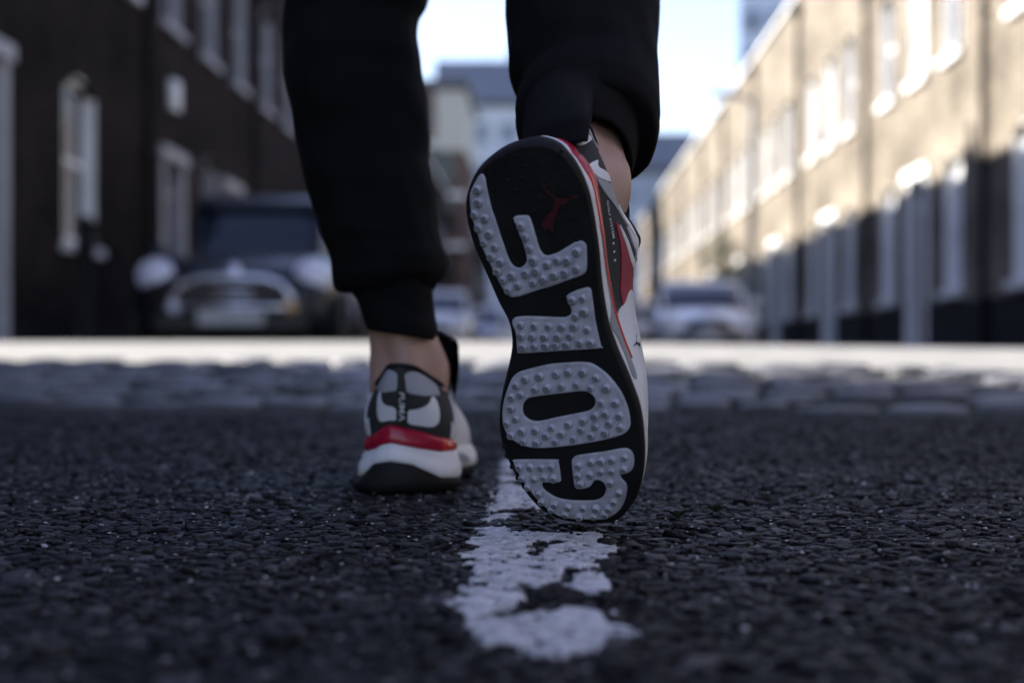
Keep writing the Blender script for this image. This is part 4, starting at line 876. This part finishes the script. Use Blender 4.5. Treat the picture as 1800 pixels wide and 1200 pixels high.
def shoe(label, Mw, mirror, detail, tz=0.):
    """Mw places the shoe; mirror turns the right shoe into a left one"""
    Sg = Matrix.Scale(-1, 4, (1, 0, 0)) if mirror else Matrix.Identity(4)
    M = Matrix.Translation(-PO) @ Mw @ Sg
    def put(V, F, name, m, parent, smooth=True):
        V = np.array(V); Vw = V @ np.array(M.to_3x3()).T+np.array(M.to_translation())
        if mirror: F = [tuple(reversed(f)) for f in F]
        return mesh_obj(name, Vw, F, m, parent, smooth)
    up = strip(UPPER); sh_ = put(up.v, [f[::-1] for f in up.f], 'shoe', m_base, person); sh_['label'] = label
    fx = lambda mb: [f[::-1] for f in mb.f]
    # outsole with its underside
    os_ = strip(OUTSOLE); F = [tuple(f) for f in fx(os_)]; V = list(map(tuple, os_.v))
    poly = OUTSOLE[0][:, :2]; vo, tf = cdt(poly[::2], [], inner_pts(poly, [], .009, .006))
    n = len(V); V += [(a, b, float(spring(np.array(b)))) for a, b in vo]; F += [tuple(n+i for i in f[::-1]) for f in tf]
    put(V, F, 'outsole', m_rubber, sh_)
    ms = strip(MIDSOLE); put(ms.v, fx(ms), 'midsole', m_foam, sh_)
    # red clip round the heel
    cl = Surf(CLIPR)
    for q0, q1, mm in ((-.052, .052, m_crim), (.052, .185, m_orange), (-.185, -.052, m_orange)):
        qs = np.linspace(q0, q1, 60); rows = [cl.at(qs, np.full(60, k/12.)) for k in range(13)]
        mb = MB(); mb.loft([[tuple(p_) for p_ in r] for r in rows], False, False); put(mb.v, mb.f, 'heel_clip', mm, sh_)
    def panel(poly_, m, off=.0009, surf=S_UP, name='panel', sharp=True):
        for sg in (1, -1):
            heel = max(p_[0] for p_ in poly_) < 60 and surf is S_UP and min(p_[0] for p_ in poly_) < 10
            P = np.array([((QC if heel else (0 if sg > 0 else 2*QC))+sg*a/1000., b*.06) for a, b in poly_]); P = np.concatenate([P+(np.roll(P, -1, 0)-P)*k/6. for k in range(6)], 0).reshape(6, -1, 2).transpose(1, 0, 2).reshape(-1, 2); P = _ring_smooth(P, 5)
            if ((P[:, 0]*np.roll(P[:, 1], -1))-(np.roll(P[:, 0], -1)*P[:, 1])).sum() < 0: P = P[::-1]
            vo_, tf_ = cdt(P, [], inner_pts(P, [], .0035, .0012))
            q = vo_[:, 0]; v = vo_[:, 1]/.06
            nn = surf.nrm(q, v); base = surf.at(q, v); Vt = base+nn*off
            # skirt
            pq, pv_ = P[:, 0], P[:, 1]/.06; b0 = surf.at(pq, pv_); bn = surf.nrm(pq, pv_)
            V_ = [tuple(p_) for p_ in Vt]; F_ = [tuple(f) for f in tf_]; k0 = len(V_); K = len(P)
            V_ += [tuple(p_) for p_ in b0+bn*off]+[tuple(p_) for p_ in b0-bn*.0004]
            F_ += [(k0+i, k0+K+i, k0+K+(i+1) % K, k0+(i+1) % K) for i in range(K)]
            put(V_, F_, name, m, sh_)
    # heel panels (both sides), then the side panels
    panel([(6,.07),(6,.15),(6.2,.26),(18,.30),(30,.42),(40,.64),(43,.56),(39,.2),(31,.09),(15,.065)], m_pale_l)
    panel([(6,.54),(6,.7),(6,.86),(13,.90),(22,.93),(34,.95),(48,.95),(57,.93),(53,.70),(44,.66),(28,.54)], m_grey)
    panel([(46,.03),(47,.3),(50,.2),(53,.2),(56,.31),(65,.73),(68,.89),(67,.58),(65,.33),(60,.12),(54,.03),(49,.0)], m_pale_l)
    panel([(52,.03),(65,.09),(75,.24),(83,.44),(92,.65),(102,.75),(112,.75),(123,.73),(130,.8),(126,.96),(110,.97),(93,.97),(80,.97),(72,.96),(70,.8),(68,.5),(65,.3),(60,.10)], m_grey)
    panel([(86,.77),(89,.95),(97,.955),(109,.955),(125,.93),(122,.85),(106,.77),(94,.73)], m_pale_l, .0016)
    panel([(95,.37),(106,.36),(119,.34),(130,.26),(143,.16),(151,.16),(162,.13),(170,.2),(176,.45),(166,.53),(160,.6),(153,.58),(136,.47),(121,.48),(108,.45),(99,.44)], m_wine)
    panel([(98,.46),(108,.53),(120,.57),(135,.55),(153,.64),(156,.59),(136,.46),(121,.48),(108,.46)], m_pale_l, .0012)
    panel([(106,.74),(116,.70),(126,.68),(145,.68),(156,.63),(168,.57),(176,.66),(160,.78),(142,.9),(128,.965),(113,.965)], m_pale_l, .0012)
    panel([(153,.02),(154,.2),(151,.30),(154,.42),(166,.53),(180,.55),(200,.7),(225,.86),(260,.96),(300,.96),(325,.9),(325,.5),(325,.1),(300,.02),(260,.0),(200,.0)], m_pale_l, .0012)
    panel([(84,.50),(100,.52),(118,.55),(140,.55),(160,.70),(180,.60),(198,.30),(192,.18),(178,.24),(165,.24),(153,.12),(146,.30),(132,.40),(116,.42),(98,.42)], m_foamgrey, .0007, S_MID)
    # black webbing down the heel with the word, and the collar
    qs = QC+np.linspace(-.006, .006, 5); mb = MB(); rows = []
    for v in np.linspace(.03, 1, 22): rows.append([tuple(p_) for p_ in S_UP.at(qs, np.full(5, v))+S_UP.nrm(qs, np.full(5, v))*.0016])
    mb.loft(rows, False, False); put(mb.v, mb.f, 'heel_tab', m_tab, sh_)
    tv, tf = text_geo('PUMA'); k = .025/(tv[:, 0].max()-tv[:, 0].min())
    q = QC+tv[:, 1]*.0066*(-1 if mirror else 1); v = .31-tv[:, 0]*k/.055
    V = S_UP.at(q, v)+S_UP.nrm(q, v)*.0021; put(V, tf, 'lettering', m_print, sh_, False)
    if detail:
        tv, tf = text_geo('GOLF SYSTEM'); k = .028/(tv[:, 0].max()-tv[:, 0].min())
        q = .092+tv[:, 0]*k; v = .225+tv[:, 1]*.052; V = S_UP.at(q, v)+S_UP.nrm(q, v)*.0008; put(V, tf, 'lettering', m_print, sh_, False)
        for q0 in (.1095, .1155, .1215):
            q = q0+np.array([-.0007,.0007,.0007,-.0007]); v = .2-(q0-.1095)*2+np.array([-.018,-.018,.018,.018]); put(S_UP.at(q, v)+S_UP.nrm(q, v)*.0008, [(0,1,2,3)], 'printed_square', m_print, sh_, False)
        C = np.array(CAT)/1000.; C = C-C.mean(0); vo_, tf_ = cdt(catmull(C, 90), [], [])
        q = .1825+vo_[:, 1]*.30; v = .19-vo_[:, 0]*.30/.055; put(S_UP.at(q, v)+S_UP.nrm(q, v)*.0016, tf_, 'side_emblem', m_base, sh_, False)
    qs = np.linspace(-.165, .165, 120); e_ = S_UP.at(qs, np.ones(120)); mb = MB(); mb.tube([tuple(p_) for p_ in e_], .0026, 8); put(mb.v, mb.f, 'collar', m_lining, sh_)
    nn = S_UP.nrm(qs, np.full(120, .97)); inw = -nn*np.array([1, 1, 0]); inw /= np.linalg.norm(inw, axis=1)[:, None]
    mb = MB(); mb.loft([[tuple(p_) for p_ in e_+inw*a+np.array([0, 0, b])] for a, b in ((0,.001),(.003,.002),(.006,-.002),(.0075,-.012),(.0075,-.03),(.006,-.055))], False, False); put(mb.v, fx(mb)+mb.f, 'lining', m_lining, sh_)
    # tongue wrapping the front of the ankle
    mb = MB(); rows = []
    for z_, rr_, yo in ((.080,.036,.066),(.10,.041,.066),(.115,.043,.065),(.130,.0435,.066),(.142,.043,.068),(.147,.041,.069),(.146,.038,.068),(.130,.038,.064),(.10,.036,.06)):
        rows.append([(-.005+(rr_-.004)*math.sin(a), yo+rr_*math.cos(a)*1.1, (z_ if z_ < .11 else .11+(z_-.11)*(1+tz))-.010*abs(math.sin(a))**3) for a in np.linspace(-1.45, 1.45, 30)])
    mb.loft(rows, False, False); put(mb.v, fx(mb)+mb.f, 'tongue', m_lining, sh_)
    # laces over the throat
    for k in range(5):
        qk = .150+.013*k; a_ = S_UP.at(np.array([qk]), np.array([.84]))[0]; b_ = S_UP.at(np.array([-qk-.006]), np.array([.84]))[0]; c_ = (a_+b_)/2+np.array([0, 0, .012]); n_ = S_UP.at(np.array([qk+.012]), np.array([.84]))[0]
        pts = catmull(np.array([a_+np.array([.001,0,.001]), a_*.7+c_*.3+np.array([0,0,.006]), c_, b_*.7+c_*.3+np.array([0,0,.006]), b_+np.array([-.001,0,.001])]), 20, False)
        mb = MB(); mb.tube([tuple(p_) for p_ in pts], .0026, 7); put(mb.v, mb.f, 'lace', m_tab, sh_)
    if not detail: return sh_
    # ---- the underside: raised letters, studs, emblem
    def plate(poly_, holes, h, m, name, bev=.0009):
        P0 = catmull(np.array(poly_)/1000., int(len(poly_)*4.)); Hs = [catmull(np.array(q_)/1000., len(q_)*4) for q_ in holes]
        def ccw(P, s): 
            a = (P[:, 0]*np.roll(P[:, 1], -1)-np.roll(P[:, 0], -1)*P[:, 1]).sum(); return P if a*s > 0 else P[::-1]
        def inset(P, d):
            tg = np.roll(P, -1, 0)-np.roll(P, 1, 0); tg /= np.linalg.norm(tg, axis=1)[:, None]+1e-9; return P+np.stack([-tg[:, 1], tg[:, 0]], 1)*d
        P0 = ccw(P0, 1); Hs = [ccw(q_, -1) for q_ in Hs]; I0 = inset(P0, bev); IH = [inset(q_, bev) for q_ in Hs]
        vo_, tf_ = cdt(I0, IH, inner_pts(I0, IH, .004, .0015))
        zz = lambda A, h_: [(a, b, float(spring(np.array(b)))-h_) for a, b in A]
        V_ = zz(vo_, h); F_ = [f[::-1] for f in tf_]
        for A, B in [(I0, P0)]+list(zip(IH, Hs)):
            k0 = len(V_); K = len(A); V_ += zz(A, h)+zz(B, h-bev*.6)+zz(B, -.001)
            for r_ in (0, 1): F_ += [(k0+r_*K+i, k0+r_*K+(i+1) % K, k0+(r_+1)*K+(i+1) % K, k0+(r_+1)*K+i) for i in range(K)]
        o = put(V_, F_, name, m, sh_, False)
        b_ = None
        return o
    for nm, P, hs in (('F', LET_F, []), ('L', LET_L, []), ('O', LET_O, [LET_OI]), ('G', LET_G, [])):
        o = plate(P, hs, .0016, m_plate_l, 'sole_letter'); o['label'] = 'raised lilac grey letter %s on the sole' % nm
        for A in [P]+hs:                               # thin moulded rim line
            C_ = catmull(np.array(A)/1000., len(A)*4); tg = np.roll(C_, -1, 0)-np.roll(C_, 1, 0); tg /= np.linalg.norm(tg, axis=1)[:, None]+1e-9; n2 = np.stack([-tg[:, 1], tg[:, 0]], 1)
            if not inpoly(*(C_[:1]+n2[:1]*.001).T, C_)[0]: n2 = -n2
            if A is not P: n2 = -n2
            C_ = C_+n2*.0017; C_ = np.vstack([C_, C_[:1]]); mb = MB(); mb.tube([(a, b, float(spring(np.array(b)))-.00165) for a, b in C_], .00035, 5, False); ro_ = put(mb.v, mb.f, 'letter_rim', m_plate_l, sh_)
    plate(CAT, [], .0004, m_emb, 'sole_emblem', .0001)
    prof = [(.0031, -.0008), (.0030, .0003), (.0025, .0027), (.0022, .0034), (.0017, .0036), (.0, .0036)]
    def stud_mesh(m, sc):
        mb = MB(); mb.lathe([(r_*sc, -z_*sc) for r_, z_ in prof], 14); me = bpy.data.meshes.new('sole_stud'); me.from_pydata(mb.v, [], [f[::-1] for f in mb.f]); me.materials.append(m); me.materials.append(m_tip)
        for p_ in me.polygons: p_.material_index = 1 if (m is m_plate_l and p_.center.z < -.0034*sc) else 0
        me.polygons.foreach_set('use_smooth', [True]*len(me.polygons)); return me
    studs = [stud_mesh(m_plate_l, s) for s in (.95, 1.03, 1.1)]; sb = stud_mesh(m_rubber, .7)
    rr = random.Random(11)
    R3 = M.to_3x3().to_4x4()
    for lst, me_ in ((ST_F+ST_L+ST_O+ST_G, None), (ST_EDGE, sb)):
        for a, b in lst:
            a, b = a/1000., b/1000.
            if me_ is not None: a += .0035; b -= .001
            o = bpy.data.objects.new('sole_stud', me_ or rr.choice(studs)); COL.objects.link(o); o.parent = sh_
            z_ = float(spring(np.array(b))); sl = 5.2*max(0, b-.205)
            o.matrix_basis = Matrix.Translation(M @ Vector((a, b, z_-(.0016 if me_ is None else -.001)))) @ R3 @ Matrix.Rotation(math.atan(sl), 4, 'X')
    # small moulded dimples in the black heel
    dm = stud_mesh(m_rubber, .42)
    for i in range(6):
        for j in range(9):
            a = -.020+i*.0105+(.005 if j % 2 else 0); b = .010+j*.0075
            if abs(a) < .036 and b < .072 and not inpoly(np.array([a*1000]), np.array([b*1000]), np.array(LET_F)*1.0)[0] and not inpoly(np.array([a*1000]), np.array([b*1000]), np.array(CAT))[0] and not (a < -.012):
                o = bpy.data.objects.new('sole_dimple', dm); COL.objects.link(o); o.parent = sh_; o.matrix_basis = Matrix.Translation(M @ Vector((a, b, 0))) @ R3
    return sh_
M_right = Matrix.Translation(ST) @ SR.to_4x4()
shoe('raised right trainer showing its black sole with lilac letters', M_right, False, True, -.75)
M_left = Matrix.Translation((LFX-.002, 1.275, .0045)) @ Matrix.Rotation(R(-1.0), 4, 'Z') @ Matrix.Scale(1.08, 4, (1, 0, 0))
shoe('left trainer planted on the asphalt, seen from its heel', M_left, True, False)
